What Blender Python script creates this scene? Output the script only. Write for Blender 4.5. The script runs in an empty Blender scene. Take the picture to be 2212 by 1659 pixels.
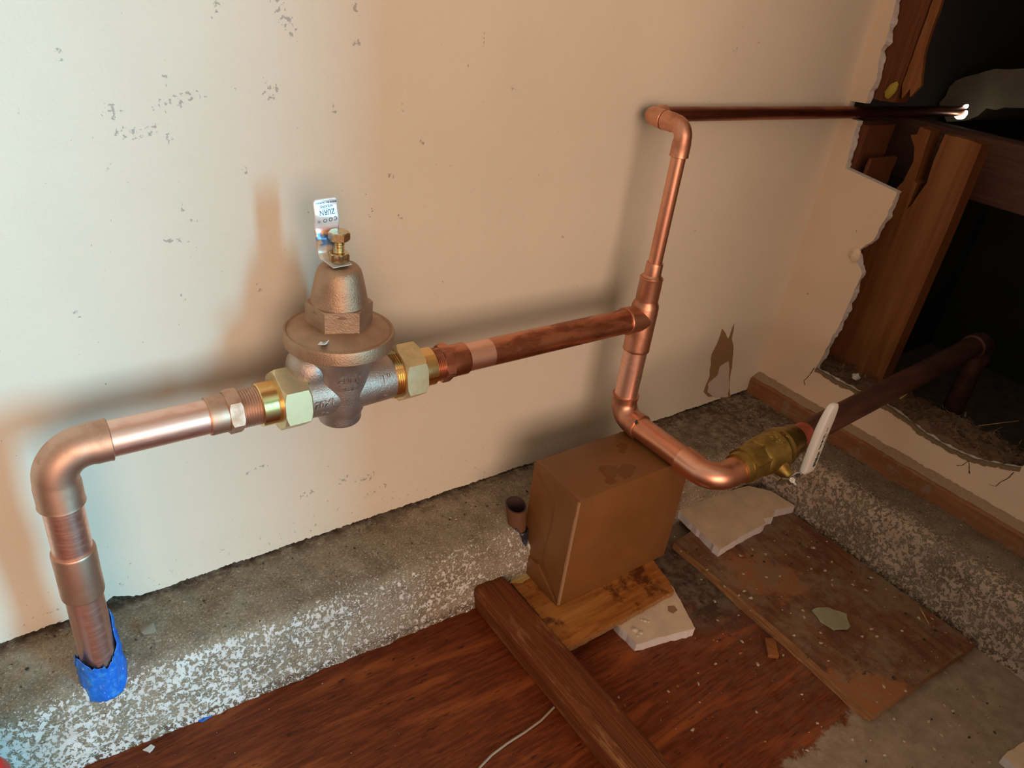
import bpy, bmesh, math, random
from mathutils import Vector, Matrix, noise

random.seed(7)
SC = bpy.context.scene
COL = SC.collection
V = Vector

# ------------------------------------------------------------------ camera
cam_d = bpy.data.cameras.new('camera')
cam = bpy.data.objects.new('camera', cam_d)
COL.objects.link(cam)
R = ((0.809753, 0.211945, -0.547156), (-0.575734, 0.466992, -0.671154), (0.113269, 0.858486, 0.500173))
M = Matrix(R).to_4x4()
M.translation = V((-0.032885, -0.606592, 0.684569))
cam.matrix_world = M
cam_d.sensor_fit = 'HORIZONTAL'
cam_d.sensor_width = 36.0
cam_d.lens = 1608.1168 / 2212 * 36.0
cam_d.clip_start = 0.01
SC.camera = cam

# ------------------------------------------------------------------ world, lights, exposure
w = bpy.data.worlds.new('world'); SC.world = w; w.use_nodes = True
w.node_tree.nodes['Background'].inputs[0].default_value = (0.75, 0.86, 1.0, 1)
w.node_tree.nodes['Background'].inputs[1].default_value = 0.6


def area(name, loc, target, sx, sy, power, col):
    l = bpy.data.lights.new(name, 'AREA'); l.shape = 'RECTANGLE'
    l.size = sx; l.size_y = sy; l.energy = power; l.color = col
    o = bpy.data.objects.new(name, l); COL.objects.link(o)
    o.location = loc
    o.rotation_euler = (V(target) - V(loc)).to_track_quat('-Z', 'Y').to_euler()
    return o


# daylight entering through the open side door and an added warm fill light in a rear opening
area('doorway_daylight', (1.80, -3.28, 0.95), (1.80, 0.0, 0.95), 0.90, 1.75, 152, (0.20, 0.72, 1.0))
area('warm_fill', (-0.85, -3.28, 0.95), (-0.85, 0.0, 0.95), 2.4, 1.85, 63, (1.0, 0.655, 0.44))

SC.view_settings.view_transform = 'Standard'
SC.view_settings.look = 'None'
SC.view_settings.gamma = 1.0
SC.view_settings.use_curve_mapping = False
SC.view_settings.exposure = 0.0
try:
    SC.cycles.use_denoising = True
    SC.cycles.max_bounces = 10
    SC.cycles.diffuse_bounces = 5
    SC.cycles.caustics_reflective = False
    SC.cycles.caustics_refractive = False
    SC.cycles.sample_clamp_indirect = 4.0
except Exception:
    pass

# ------------------------------------------------------------------ measures (metres)
XC = 0.988      # face of the right wall
ZC = 0.093      # top of the concrete curb
D = 0.071       # distance of the pipe axis from the main wall
XR = -0.0196    # riser axis
ZP = 0.3315     # height of the horizontal run
XT = 0.5875     # tee axis
YU, ZU = -0.0166, 0.549   # upper half-inch pipe
ZL = 0.196      # lower leg
YV = -0.225     # valve line
R1, R2 = 0.0143, 0.00795


# ------------------------------------------------------------------ material helpers
class NT:
    def __init__(s, name):
        s.m = bpy.data.materials.new(name); s.m.use_nodes = True
        s.t = s.m.node_tree; s.t.nodes.clear()
        s.out = s.t.nodes.new('ShaderNodeOutputMaterial')
        s.b = s.t.nodes.new('ShaderNodeBsdfPrincipled')
        s.t.links.new(s.b.outputs[0], s.out.inputs[0])
        s._oc = None

    def node(s, typ, ins=None, **kw):
        n = s.t.nodes.new(typ)
        for k, v in kw.items():
            setattr(n, k, v)
        if ins:
            for k, v in ins.items():
                s.put(n.inputs[k], v)
        return n

    def put(s, sock, v):
        if isinstance(v, bpy.types.NodeSocket):
            s.t.links.new(v, sock)
        else:
            if sock.type == 'RGBA' and len(v) == 3:
                v = (*v, 1)
            sock.default_value = v

    def oc(s):
        if s._oc is None:
            s._oc = s.node('ShaderNodeTexCoord').outputs['Object']
        return s._oc

    def geo(s):
        return s.node('ShaderNodeNewGeometry').outputs['Position']

    def noise(s, scale, detail=3, rough=.55, vec=None, dist=0.0):
        n = s.node('ShaderNodeTexNoise', {'Scale': scale, 'Detail': detail, 'Roughness': rough, 'Distortion': dist})
        s.put(n.inputs['Vector'], vec if vec is not None else s.oc())
        return n.outputs['Fac']

    def mapv(s, scale, vec=None, loc=(0, 0, 0), rot=(0, 0, 0)):
        n = s.node('ShaderNodeMapping', {'Scale': scale, 'Location': loc, 'Rotation': rot})
        s.put(n.inputs['Vector'], vec if vec is not None else s.oc())
        return n.outputs[0]

    def ramp(s, fac, lo, hi):
        n = s.node('ShaderNodeMapRange', {'From Min': lo, 'From Max': hi}, interpolation_type='SMOOTHSTEP')
        s.put(n.inputs['Value'], fac)
        return n.outputs[0]

    def math(s, op, a, b=0.0, c=None):
        n = s.node('ShaderNodeMath', operation=op)
        s.put(n.inputs[0], a); s.put(n.inputs[1], b)
        if c is not None:
            s.put(n.inputs[2], c)
        return n.outputs[0]

    def mix(s, f, a, b):
        n = s.node('ShaderNodeMix', data_type='RGBA')
        s.put(n.inputs[0], f); s.put(n.inputs[6], a); s.put(n.inputs[7], b)
        return n.outputs[2]

    def attr(s, name):
        return s.node('ShaderNodeAttribute', attribute_name=name).outputs['Fac']

    def bump(s, h, strength=.3, dist=.001):
        n = s.node('ShaderNodeBump', {'Strength': strength, 'Distance': dist})
        s.put(n.inputs['Height'], h)
        s.t.links.new(n.outputs[0], s.b.inputs['Normal'])

    def set(s, col=None, rough=None, metal=None, **kw):
        if col is not None: s.put(s.b.inputs['Base Color'], col)
        if rough is not None: s.put(s.b.inputs['Roughness'], rough)
        if metal is not None: s.put(s.b.inputs['Metallic'], metal)
        for k, v in kw.items():
            s.put(s.b.inputs[k], v)
        return s.m

    def sep(s, vec=None):
        n = s.node('ShaderNodeSeparateXYZ')
        s.put(n.inputs[0], vec if vec is not None else s.oc())
        return n.outputs


def copper(name, base, dark, lo, hi, rough, scale=(30, 30, 30), metal=1.0, rv=.12):
    t = NT(name)
    f = t.ramp(t.noise(1.0, 4, .6, t.mapv(scale)), lo, hi)
    g = t.noise(900, 2, .5, t.mapv((1, 1, 1)))
    r = t.math('ADD', t.math('MULTIPLY', f, rv), rough)
    t.bump(g, .06, .0003)
    return t.set(t.mix(f, base, dark), r, metal)


def plain(name, col, rough=.6, metal=0.0, var=.12, scale=120, bump=.15):
    t = NT(name)
    n = t.noise(scale, 4)
    f = t.math('MULTIPLY_ADD', t.math('SUBTRACT', n, .5), var * 2, .5)
    a = tuple(c * .7 for c in col); b = tuple(min(1, c * 1.3) for c in col)
    t.bump(n, bump, .0006)
    return t.set(t.mix(f, a, b), rough, metal)


def wood(name, cols, axis, fine=300, stretch=.05, rough=.6, warp=.4, bumps=.3, dirt=None, attr_wear=None, wear=None, loc=(0, 0, 0)):
    """grain runs along axis (0,1,2)"""
    t = NT(name)
    sc = [1, 1, 1]; sc[axis] = stretch
    v = t.mapv(tuple(c * fine for c in sc), loc=loc)
    g1 = t.noise(1.0, 5, .65, v, warp)
    v2 = t.mapv(tuple(c * fine * .13 for c in sc), loc=(3, 1, 2))
    g2 = t.noise(1.0, 3, .55, v2, 1.2)
    c = t.mix(t.ramp(g1, .35, .68), cols[0], cols[1])
    c = t.mix(t.ramp(g2, .42, .72), c, cols[2])
    if attr_wear:
        k = t.math('MULTIPLY', t.math('MULTIPLY', t.attr(attr_wear), t.ramp(t.noise(1.0, 4, .7, t.mapv(tuple(q * 55 for q in (1, .25, 1)), loc=(2, 2, 2))), .50, .66)), t.ramp(g1, .25, .55))
        c = t.mix(k, c, wear)
    if dirt:
        c = t.mix(t.ramp(t.noise(dirt[1], 5, .7), dirt[2], dirt[3]), c, dirt[0])
    t.bump(g1, bumps, .001)
    return t.set(c, rough, **{'Specular IOR Level': .3})


# ------------------------------------------------------------------ materials
M_ = {}
M_['copper'] = copper('copper_bright', (.82, .42, .29), (.62, .27, .175), .45, .75, .33, (14, 14, 14))
M_['copper_clean_lit'] = copper('copper_sanded_lit', (.94, .60, .49), (.86, .48, .38), .42, .75, .36, (60, 60, 400))  # cleaned copper; on the riser its paler pink imitates brighter reflections
M_['copper_brown'] = copper('copper_brown_fitting', (.66, .42, .31), (.52, .31, .21), .42, .72, .47, (50, 50, 50))
M_['copper_fit'] = copper('copper_fitting', (.70, .36, .245), (.47, .22, .14), .42, .72, .38, (45, 45, 45))
M_['copper_run'] = copper('copper_flux_stained', (.66, .29, .18), (.34, .125, .07), .42, .62, .32, (22, 60, 60))
M_['copper_up'] = copper('copper_dark_red', (.40, .14, .08), (.20, .065, .04), .35, .7, .33, (10, 40, 40))
M_['copper_old'] = copper('copper_tarnished', (.17, .075, .05), (.10, .042, .032), .35, .65, .5, (12, 60, 60), .55)
M_['copper_red'] = copper('copper_heat_red', (.58, .16, .09), (.42, .12, .07), .4, .7, .5, (40, 40, 40), .6)
M_['brass'] = copper('brass_polished', (.88, .62, .28), (.80, .52, .2), .4, .7, .16, (30, 30, 30))
M_['brass_dull'] = copper('brass_dull_valve', (.42, .30, .09), (.26, .17, .045), .38, .66, .36, (60, 60, 60), .9)
M_['steel'] = copper('zinc_plated_steel', (.72, .70, .66), (.5, .48, .45), .4, .7, .25, (60, 60, 60))
M_['gold_zinc'] = copper('yellow_zinc_steel', (.74, .60, .34), (.55, .47, .32), .4, .7, .22, (120, 120, 120))
M_['nut'] = copper('pale_brass_nut', (.80, .66, .40), (.68, .54, .32), .4, .7, .42, (60, 60, 60), .85)


def cast(name, base, dark, rough):
    t = NT(name)
    n = t.noise(650, 3, .6); n2 = t.noise(60, 3)
    t.bump(n, .55, .0008)
    return t.set(t.mix(t.ramp(n2, .35, .7), base, dark), rough, .8)


M_['bronze'] = cast('cast_bronze', (.46, .295, .19), (.38, .235, .15), .48)
M_['bronze_body'] = cast('cast_bronze_grey', (.50, .40, .34), (.40, .31, .26), .40)

# painted plaster of the big wall, with scuffs and specks
t = NT('wall_paint')
pos = t.geo()
sx = t.sep(pos)
base = t.mix(t.ramp(t.noise(5, 3, .6, pos), .3, .7), (.80, .72, .60), (.755, .68, .56))
spk = t.noise(230, 2, .6, pos)
fine = t.noise(120, 5, .8, pos)
# scuff clusters: (x, z, half length, half height, angle)
CL = [(.1142, .562, .034, .010, .25), (.1816, .569, .010, .015, .4), (.0665, .5545, .012, .010, 0), (.1456, .628, .008, .018, -.3),
      (.1950, .622, .010, .030, .5), (.101, .455, .020, .0035, -.1), (.080, .540, .030, .010, .1), (.2535, .632, .006, .012, .4),
      (.3769, .612, .002, .014, 0), (.270, .158, .020, .012, .2), (.244, .165, .016, .010, .5), (.15, .21, .03, .004, .2),
      (.7319, .397, .006, .004, 0), (.20, .16, .02, .006, .2), (.2981, .556, .0018, .012, .1), (.30, .455, .005, .009, .3), (.345, .413, .0015, .010, 0),
      (.157, .508, .004, .010, .2), (.104, .535, .006, .008, 0), (.285, .135, .03, .006, .3)]
CL += [(0.0097, 0.5569, 0.004, 0.0067, -0.16), (0.0371, 0.5334, 0.0054, 0.0071, -0.52), (0.0592, 0.5144, 0.0031, 0.0082, -0.29), (0.1073, 0.4828, 0.0039, 0.009, -0.04), (0.1147, 0.469, 0.0063, 0.0064, 0.17), (0.0993, 0.4047, 0.0036, 0.0072, 0.44), (0.0208, 0.4038, 0.0051, 0.0077, 0.21), (0.1043, 0.5768, 0.0033, 0.0078, 0.11), (0.1532, 0.5708, 0.0042, 0.0042, 0.44), (0.4163, 0.5722, 0.0049, 0.0076, 0.45), (0.7262, 0.6166, 0.0059, 0.0086, -0.13), (0.2537, 0.605, 0.0062, 0.0062, 0.52), (0.289, 0.4958, 0.0065, 0.0045, -0.44), (0.2689, 0.4629, 0.0039, 0.0088, -0.08), (0.3186, 0.5237, 0.0055, 0.0055, 0.01), (0.5061, 0.4152, 0.0045, 0.0058, 0.1), (0.2334, 0.5549, 0.0053, 0.0085, 0.22), (0.1632, 0.4054, 0.0067, 0.0083, 0.59), (0.7647, 0.6254, 0.0057, 0.0048, 0.43), (0.0409, 0.5905, 0.0069, 0.0085, 0.08)]
acc = None
for (cx, cz, rx, rz, a) in CL:
    # rotate about Y in the wall plane, then scale
    n1 = t.node('ShaderNodeVectorMath', {0: pos, 1: (cx, 0, cz)}, operation='SUBTRACT')
    n2 = t.node('ShaderNodeMapping', {'Rotation': (0, a, 0)}); t.put(n2.inputs[0], n1.outputs[0])
    n3 = t.node('ShaderNodeVectorMath', {1: (1 / rx, 0, 1 / rz)}, operation='MULTIPLY'); t.put(n3.inputs[0], n2.outputs[0])
    n4 = t.node('ShaderNodeVectorMath', operation='LENGTH'); t.put(n4.inputs[0], n3.outputs[0])
    f = t.ramp(n4.outputs['Value'], 1.15, .35)
    acc = f if acc is None else t.math('MAXIMUM', acc, f)
thr = t.math('MULTIPLY_ADD', acc, -.235, .79)
scuff = t.ramp(t.math('SUBTRACT', t.noise(260, 3, .6, pos), thr), -.03, .05)
c = t.mix(t.math('MULTIPLY', scuff, .62), base, (.22, .21, .21))
# general small specks
sp = t.math('MAXIMUM', t.ramp(t.noise(260, 2, .5, t.mapv((1, 1, .7), pos, loc=(4, 2, 1))), .735, .765), t.ramp(t.noise(90, 5, .85, t.mapv((1, 1, .6), pos, loc=(1, 2, 7))), .735, .76))
c = t.mix(t.math('MULTIPLY', sp, .6), c, (.26, .17, .10))
# grubby splashes low down near the curb
low = t.ramp(sx[2], .19, .105)
dl = t.ramp(t.math('ADD', t.noise(180, 4, .7, pos), t.math('MULTIPLY', low, .09)), .70, .75)
c = t.mix(t.math('MULTIPLY', dl, .65), c, (.30, .22, .14))
t.bump(t.math('ADD', t.noise(420, 2, .5, pos), t.math('MULTIPLY', t.noise(60, 3, .5, pos), 1.5)), .35, .0007)
M_['wall'] = t.set(c, .55)

t = NT('wall_paint_right')
pos = t.geo()
c = t.mix(t.ramp(t.noise(6, 3, .6, pos), .3, .7), (.84, .66, .49), (.79, .615, .455))
sp = t.ramp(t.noise(150, 2, .5, pos), .75, .78)
c = t.mix(t.math('MULTIPLY', sp, .6), c, (.26, .17, .10))
t.bump(t.noise(300, 3, .5, pos), .2, .0006)
M_['wall_r'] = t.set(c, .55)
M_['gypsum'] = plain('broken_gypsum', (.74, .69, .66), .9, 0, .5, 160, .8)
M_['paper'] = plain('torn_board_paper', (.30, .17, .075), .85, 0, .3, 200, .4)
M_['plaster_white'] = plain('bare_plaster', (.62, .52, .46), .9, 0, .25, 180, .5)
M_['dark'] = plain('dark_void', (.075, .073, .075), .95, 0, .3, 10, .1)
M_['torn'] = plain('dirty_torn_paper', (.22, .155, .085), .95, 0, .5, 300, .7)
M_['crackm'] = plain('brown_crack', (.12, .075, .045), .95, 0, .5, 300, .6)
M_['soil_gap_shade'] = plain('dark_grime_gap_shade', (.035, .026, .02), .95, 0, .5, 300, .6)

# concrete curb with flaked white paint
def curb_mat(name, pcol, pcol2, pscale, bright):
  t = NT(name)
  pos = t.geo()
  B = lambda c: tuple(q * bright for q in c)
  c = t.mix(t.ramp(t.noise(28, 5, .7, pos), .3, .7), B((.20, .155, .105)), B((.33, .265, .19)))
  gr = t.noise(420, 5, .8, pos)
  c = t.mix(t.ramp(gr, .52, .64), c, B((.50, .42, .31)))
  c = t.mix(t.ramp(gr, .43, .34), c, B((.085, .06, .04)))
  c = t.mix(t.ramp(t.noise(210, 3, .6, t.mapv((1, 1, 1), pos, loc=(3, 7, 1))), .66, .72), c, (.07, .05, .035))
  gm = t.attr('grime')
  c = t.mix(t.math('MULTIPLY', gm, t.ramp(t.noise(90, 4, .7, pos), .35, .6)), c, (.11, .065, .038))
  pt = t.attr('paint')
  pn = t.noise(pscale, 4, .62, t.mapv((1, 1, .8), pos), .4)
  pm = t.ramp(t.math('ADD', pn, t.math('MULTIPLY_ADD', pt, .50, -.50)), .500, .525)
  pm2 = t.ramp(t.math('ADD', t.noise(pscale * 2.1, 3, .6, t.mapv((1, 1, 1), pos, loc=(9, 1, 3))), t.math('MULTIPLY', pt, .12)), .70, .725)
  pm = t.math('MAXIMUM', pm, pm2)
  c = t.mix(pm, c, t.mix(t.ramp(t.noise(40, 3, .5, pos), .4, .7), pcol, pcol2))
  t.bump(t.math('ADD', gr, t.math('MULTIPLY', pm, .5)), .8, .0016)
  return t.set(c, t.math('MULTIPLY_ADD', pm, -.2, .9))


M_['curb'] = curb_mat('curb_concrete', (.84, .82, .79), (.72, .68, .63), 215, 1.12)
M_['curb2'] = curb_mat('curb_concrete_warm_lit', (.60, .47, .37), (.50, .385, .30), 185, .82)  # same white paint, tinted tan to imitate the warm light here

# floor: dark red stained plywood, dusty towards the corner
t = NT('floor_stained_plywood')
pos = t.geo()
g = t.noise(1, 6, .7, t.mapv((26, 260, 60), pos, rot=(0, 0, -.12)), .35)
g2 = t.noise(1, 4, .6, t.mapv((6, 34, 10), pos, rot=(0, 0, -.12)), .7)
c = t.mix(t.ramp(g, .36, .68), (.105, .0175, .004), (.215, .043, .009))
c = t.mix(t.ramp(g2, .5, .72), c, (.33, .080, .017))
c = t.mix(t.ramp(t.noise(1, 3, .6, t.mapv((40, 160, 60), pos, loc=(3, 2, 1))), .60, .70), c, (.05, .010, .004))
s = t.sep(pos)
big = t.noise(11, 7, .75, pos)
# old dust lying on the sheet, spreading from the corner
d1 = t.math('ADD', t.math('MULTIPLY', s[0], 1.1), t.math('MULTIPLY', big, .30))
dust = t.math('MULTIPLY', t.ramp(d1, .58, 1.0), t.ramp(t.noise(60, 5, .75, pos), .3, .62))
c = t.mix(t.math('MULTIPLY', dust, .50), c, (.17, .115, .075))
near = t.math('MULTIPLY', t.ramp(t.math('ADD', s[0], t.math('MULTIPLY', big, .10)), .60, .67), t.ramp(t.math('ADD', s[1], t.math('MULTIPLY', big, .10)), -.27, -.19))
c = t.mix(t.math('MULTIPLY', near, .85), c, t.mix(t.ramp(t.noise(45, 5, .7, pos), .4, .6), (.045, .034, .026), (.17, .135, .10)))
# bare dirty concrete beyond the sheet
e1 = t.math('ADD', t.math('MULTIPLY', s[1], -1.0), t.math('MULTIPLY', big, .10))
e2 = t.math('ADD', s[0], t.math('MULTIPLY', t.noise(14, 5, .7, t.mapv((1, 1, 1), pos, loc=(1, 4, 2))), .16))
bare = t.math('MULTIPLY', t.ramp(e1, .483, .492), t.ramp(e2, .598, .612))
bare = t.math('MAXIMUM', bare, t.ramp(s[0], .66, .68))
conc = t.mix(t.ramp(t.noise(40, 5, .7, pos), .3, .7), (.24, .175, .125), (.36, .28, .21))
c = t.mix(bare, c, conc)
c = t.mix(t.ramp(t.noise(260, 3, .6, pos), .70, .75), c, (.04, .02, .012))
t.bump(t.math('ADD', g, t.math('MULTIPLY', t.noise(300, 4, .7, pos), bare)), .35, .0012)
M_['floor'] = t.set(c, t.math('MULTIPLY_ADD', t.math('MAXIMUM', dust, bare), .3, .48), **{'Specular IOR Level': .28})

M_['board'] = wood('weathered_fir_board', [(.085, .016, .003), (.25, .066, .011), (.18, .042, .007)], 1, 1100, .006, .62, .15, .8, None, 'wear', (.34, .14, .05))
M_['scrap'] = wood('orange_plywood_scrap', [(.31, .10, .022), (.46, .175, .04), (.55, .26, .075)], 0, 160, .12, .45, .8, .3, ((.12, .035, .01), 24, .54, .66))
M_['split'] = wood('pale_split_wood', [(.52, .34, .12), (.66, .47, .2), (.4, .22, .07)], 0, 400, .08, .7)
M_['ply_edge'] = wood('plywood_edge', [(.20, .09, .035), (.40, .21, .09), (.28, .13, .05)], 1, 500, .05, .75)
t = NT('grimy_plywood_panel')
pos = t.geo()
g = t.noise(1, 5, .65, t.mapv((110, 14, 60), pos), .6)
c = t.mix(t.ramp(g, .35, .7), (.12, .04, .016), (.21, .085, .036))
k = None
for (cx, cy, r) in ((.672, -.445, .040), (.700, -.452, .030), (.66, -.41, .02), (.715, -.25, .045), (.74, -.28, .03)):
    n1 = t.node('ShaderNodeVectorMath', {0: pos, 1: (cx, cy, .0119)}, operation='SUBTRACT')
    n4 = t.node('ShaderNodeVectorMath', operation='LENGTH'); t.put(n4.inputs[0], n1.outputs[0])
    f = t.math('SUBTRACT', 1.0, t.math('DIVIDE', n4.outputs['Value'], r))
    k = f if k is None else t.math('MAXIMUM', k, f)
k = t.ramp(t.math('ADD', k, t.math('MULTIPLY_ADD', t.noise(55, 5, .7, pos), 2.2, -1.1)), -.05, .3)
c = t.mix(t.math('MULTIPLY', k, .75), c, (.36, .135, .042))
c = t.mix(t.math('MULTIPLY', t.ramp(t.noise(18, 6, .75, t.mapv((1, 1, 1), pos, loc=(5, 3, 2))), .42, .62), .75), c, (.235, .165, .10))
c = t.mix(t.math('MULTIPLY', t.ramp(t.noise(170, 4, .75, pos), .62, .72), .6), c, (.40, .30, .2))
c = t.mix(t.ramp(t.noise(110, 4, .7, t.mapv((1, 1, 1), pos, loc=(2, 2, 9))), .66, .72), c, (.035, .018, .012))
t.bump(t.noise(200, 5, .7, pos), .35, .001)
M_['panel'] = t.set(c, .7)

M_['stud_dark'] = wood('old_dark_stud', [(.10, .030, .010), (.17, .055, .020), (.13, .04, .014)], 2, 600, .02, .8, .3, .5)
M_['stud_orange'] = wood('orange_fir_post', [(.19, .065, .018), (.26, .098, .030), (.31, .13, .046)], 2, 130, .05, .65, .8, .2, ((.16, .055, .02), 40, .66, .74))
M_['beam'] = wood('dark_brown_beam', [(.12, .055, .038), (.17, .08, .055), (.14, .06, .045)], 1, 300, .04, .8)
M_['trim'] = wood('reddish_sill_board', [(.24, .095, .04), (.33, .145, .066), (.22, .085, .04)], 1, 120, .06, .6, 1.5, .25, ((.27, .19, .125), 45, .50, .68))
M_['chip_wood'] = wood('wood_chip', [(.20, .065, .018), (.34, .13, .04), (.26, .10, .03)], 1, 500, .1, .7)
M_['lip'] = plain('dusty_plaster_lip', (.36, .25, .165), .95, 0, .45, 220, .8)
M_['mortar'] = plain('grey_mortar', (.23, .195, .145), .95, 0, .35, 40, .9)

t = NT('kraft_paper')
oc = t.oc()
c = t.mix(t.ramp(t.noise(14, 3), .3, .7), (.195, .078, .022), (.23, .096, .030))
acc = None
for (cx, cy, r) in ((.508, -.141, .012), (.520, -.152, .010), (.496, -.156, .007), (.556, -.112, .0075), (.549, -.120, .006), (.534, -.146, .009)):
    n1 = t.node('ShaderNodeVectorMath', {0: t.geo(), 1: (cx, cy, .181)}, operation='SUBTRACT')
    n4 = t.node('ShaderNodeVectorMath', operation='LENGTH'); t.put(n4.inputs[0], n1.outputs[0])
    f = t.math('SUBTRACT', 1.0, t.math('DIVIDE', n4.outputs['Value'], r))
    acc = f if acc is None else t.math('MAXIMUM', acc, f)
wet = t.ramp(t.math('ADD', acc, t.math('MULTIPLY_ADD', t.noise(110, 3), 1.6, -.8)), .0, .08)
c = t.mix(t.math('MULTIPLY', wet, .75), c, (.15, .05, .010))
t.bump(t.noise(45, 3), .12, .001)
M_['kraft'] = t.set(c, t.math('MULTIPLY_ADD', wet, -.15, .40))
M_['kraft_edge'] = plain('worn_kraft_crease', (.36, .21, .115), .6, 0, .3, 300, .2)

M_['board_face'] = plain('drywall_face_beige', (.66, .51, .365), .75, 0, .5, 45, .35)
M_['board_core'] = plain('drywall_core_white', (.66, .60, .60), .9, 0, .2, 250, .6)
M_['white_vinyl'] = plain('white_vinyl_sleeve', (.84, .76, .72), .32, 0, .05, 200, .03)
M_['ink'] = plain('green_black_ink', (.03, .06, .045), .5)
M_['tag_ink'] = plain('blue_ink', (.10, .24, .48), .4)
M_['black'] = plain('black_paint', (.012, .012, .012), .5)
t = NT('blue_plastic_tape')
c = t.mix(t.ramp(t.noise(140, 4, .7), .5, .72), (.012, .15, .66), (.05, .30, .75))
c = t.mix(t.ramp(t.noise(330, 3, .6), .68, .73), c, (.62, .70, .80))
t.bump(t.noise(110, 4, .6), .8, .002)
M_['blue'] = t.set(c, .15, 0, **{'Specular IOR Level': .7})
M_['blue_dark'] = plain('dark_blue_tape', (.022, .03, .045), .3)
M_['yellow'] = plain('yellow_foam', (.36, .27, .03), .7)
M_['red'] = plain('red_plastic', (.72, .03, .02), .35, 0, .05)
M_['white'] = plain('white_plastic', (.78, .76, .74), .35, 0, .05)
M_['glass'] = plain('grey_green_flake', (.33, .32, .21), .25, 0, .2)
M_['wire'] = plain('grey_wire', (.36, .27, .2), .5)
M_['chip'] = plain('plaster_chips', (.44, .35, .25), .9, 0, .4, 400)
M_['fibre'] = plain('dry_leaf_litter', (.19, .11, .065), .9, 0, .5, 200, .6)
M_['glue'] = NT('wet_glue').set((.62, .53, .41), .08, 0, **{'Specular IOR Level': .8})
M_['foil'] = copper('sunlit_foil', (.85, .8, .7), (.7, .62, .5), .4, .7, .3, (200, 200, 200))
M_['rust'] = plain('rusty_brown_pipe', (.17, .075, .035), .7, .3, .4, 150, .5)
M_['rust_in'] = plain('pipe_bore_dark', (.05, .022, .018), .9)
M_['shell'] = plain('room_paint', (.66, .58, .49), .8)
M_['solder'] = plain('solder_smudge', (.32, .22, .18), .4, .6, .5, 300)

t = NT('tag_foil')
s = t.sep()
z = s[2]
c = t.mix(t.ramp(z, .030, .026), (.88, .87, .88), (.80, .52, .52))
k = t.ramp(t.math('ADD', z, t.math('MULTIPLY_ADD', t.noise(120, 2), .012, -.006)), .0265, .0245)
c = t.mix(k, c, t.mix(t.ramp(t.noise(90, 2, .5, t.mapv((1, 1, 1.4), loc=(.3, 1, .2))), .48, .6), (.09, .20, .42), (.72, .46, .25)))  # blue and orange reflections painted into the foil colour
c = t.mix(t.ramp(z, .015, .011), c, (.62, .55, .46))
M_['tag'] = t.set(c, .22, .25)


# ------------------------------------------------------------------ geometry helpers
def obj(name, bm, mats, parent=None, base=None, smooth=35, world=True):
    """one mesh object; bm is in world coordinates; base = world origin of the object (parents use their own)"""
    if not isinstance(mats, (list, tuple)): mats = [mats]
    if parent is not None:
        q = parent
        off = V((0, 0, 0))
        while q is not None:
            off += q.location; q = q.parent
        base = off
        loc = V((0, 0, 0))
    else:
        if base is None:
            xs = [v.co for v in bm.verts]
            base = V(((min(v.x for v in xs) + max(v.x for v in xs)) / 2, (min(v.y for v in xs) + max(v.y for v in xs)) / 2, min(v.z for v in xs)))
        base = V(base); loc = base
    for v in bm.verts: v.co -= base
    me = bpy.data.meshes.new(name)
    bmesh.ops.recalc_face_normals(bm, faces=bm.faces[:])
    bm.to_mesh(me); bm.free()
    for m in mats: me.materials.append(M_[m])
    if smooth:
        for p in me.polygons: p.use_smooth = True
        me.set_sharp_from_angle(angle=math.radians(smooth))
    o = bpy.data.objects.new(name, me); COL.objects.link(o)
    o.location = loc
    if parent is not None: o.parent = parent
    return o


def thing(name, label, cat, base, group=None):
    o = bpy.data.objects.new(name, None); COL.objects.link(o)
    o.empty_display_size = .02
    o.location = base
    return tag(o, label, cat, group)


def tag(o, label=None, cat=None, group=None, kind=None):
    if label: o['label'] = label
    if cat: o['category'] = cat
    if group: o['group'] = group
    if kind: o['kind'] = kind
    return o


def frame(d):
    d = V(d).normalized()
    a = V((0, 0, 1)) if abs(d.z) < .9 else V((1, 0, 0))
    n = d.cross(a).normalized(); b = d.cross(n).normalized()
    return d, n, b


def rings(bm, rs, seg, mi=0, cap=True, closed=False):
    """rs: list of lists of points"""
    vs = [[bm.verts.new(p) for p in r] for r in rs]
    m = len(vs)
    for i in range(m if closed else m - 1):
        A, B = vs[i], vs[(i + 1) % m]
        for j in range(seg):
            k = (j + 1) % seg
            try:
                f = bm.faces.new((A[j], A[k], B[k], B[j])); f.material_index = mi
            except ValueError: pass
    if cap and not closed:
        for r in (vs[0], vs[-1]):
            try:
                f = bm.faces.new(r); f.material_index = mi
            except ValueError: pass
    return vs


def lathe(bm, origin, axis, prof, seg=48, mi=0, cap=True, rot=0.0, wob=0.0, ref=None):
    """prof: (t along axis, radius)"""
    d, n, b = frame(axis)
    if ref is not None:
        n = (V(ref) - d * d.dot(V(ref))).normalized(); b = d.cross(n)
    o = V(origin); rs = []
    for (tt, r) in prof:
        ring = []
        for j in range(seg):
            a = 2 * math.pi * j / seg + rot
            rr = r
            if wob: rr *= 1 + wob * noise.noise(V((math.cos(a) * 2, math.sin(a) * 2, tt * 60)))
            ring.append(o + d * tt + (n * math.cos(a) + b * math.sin(a)) * rr)
        rs.append(ring)
    return rings(bm, rs, seg, mi, cap)


def pipe(a, b, r, seg=40):
    bm = bmesh.new(); a = V(a); b = V(b); L = (b - a).length
    n = max(2, int(L / .02))
    lathe(bm, a, b - a, [(L * i / n, r) for i in range(n + 1)], seg)
    return bm


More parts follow.
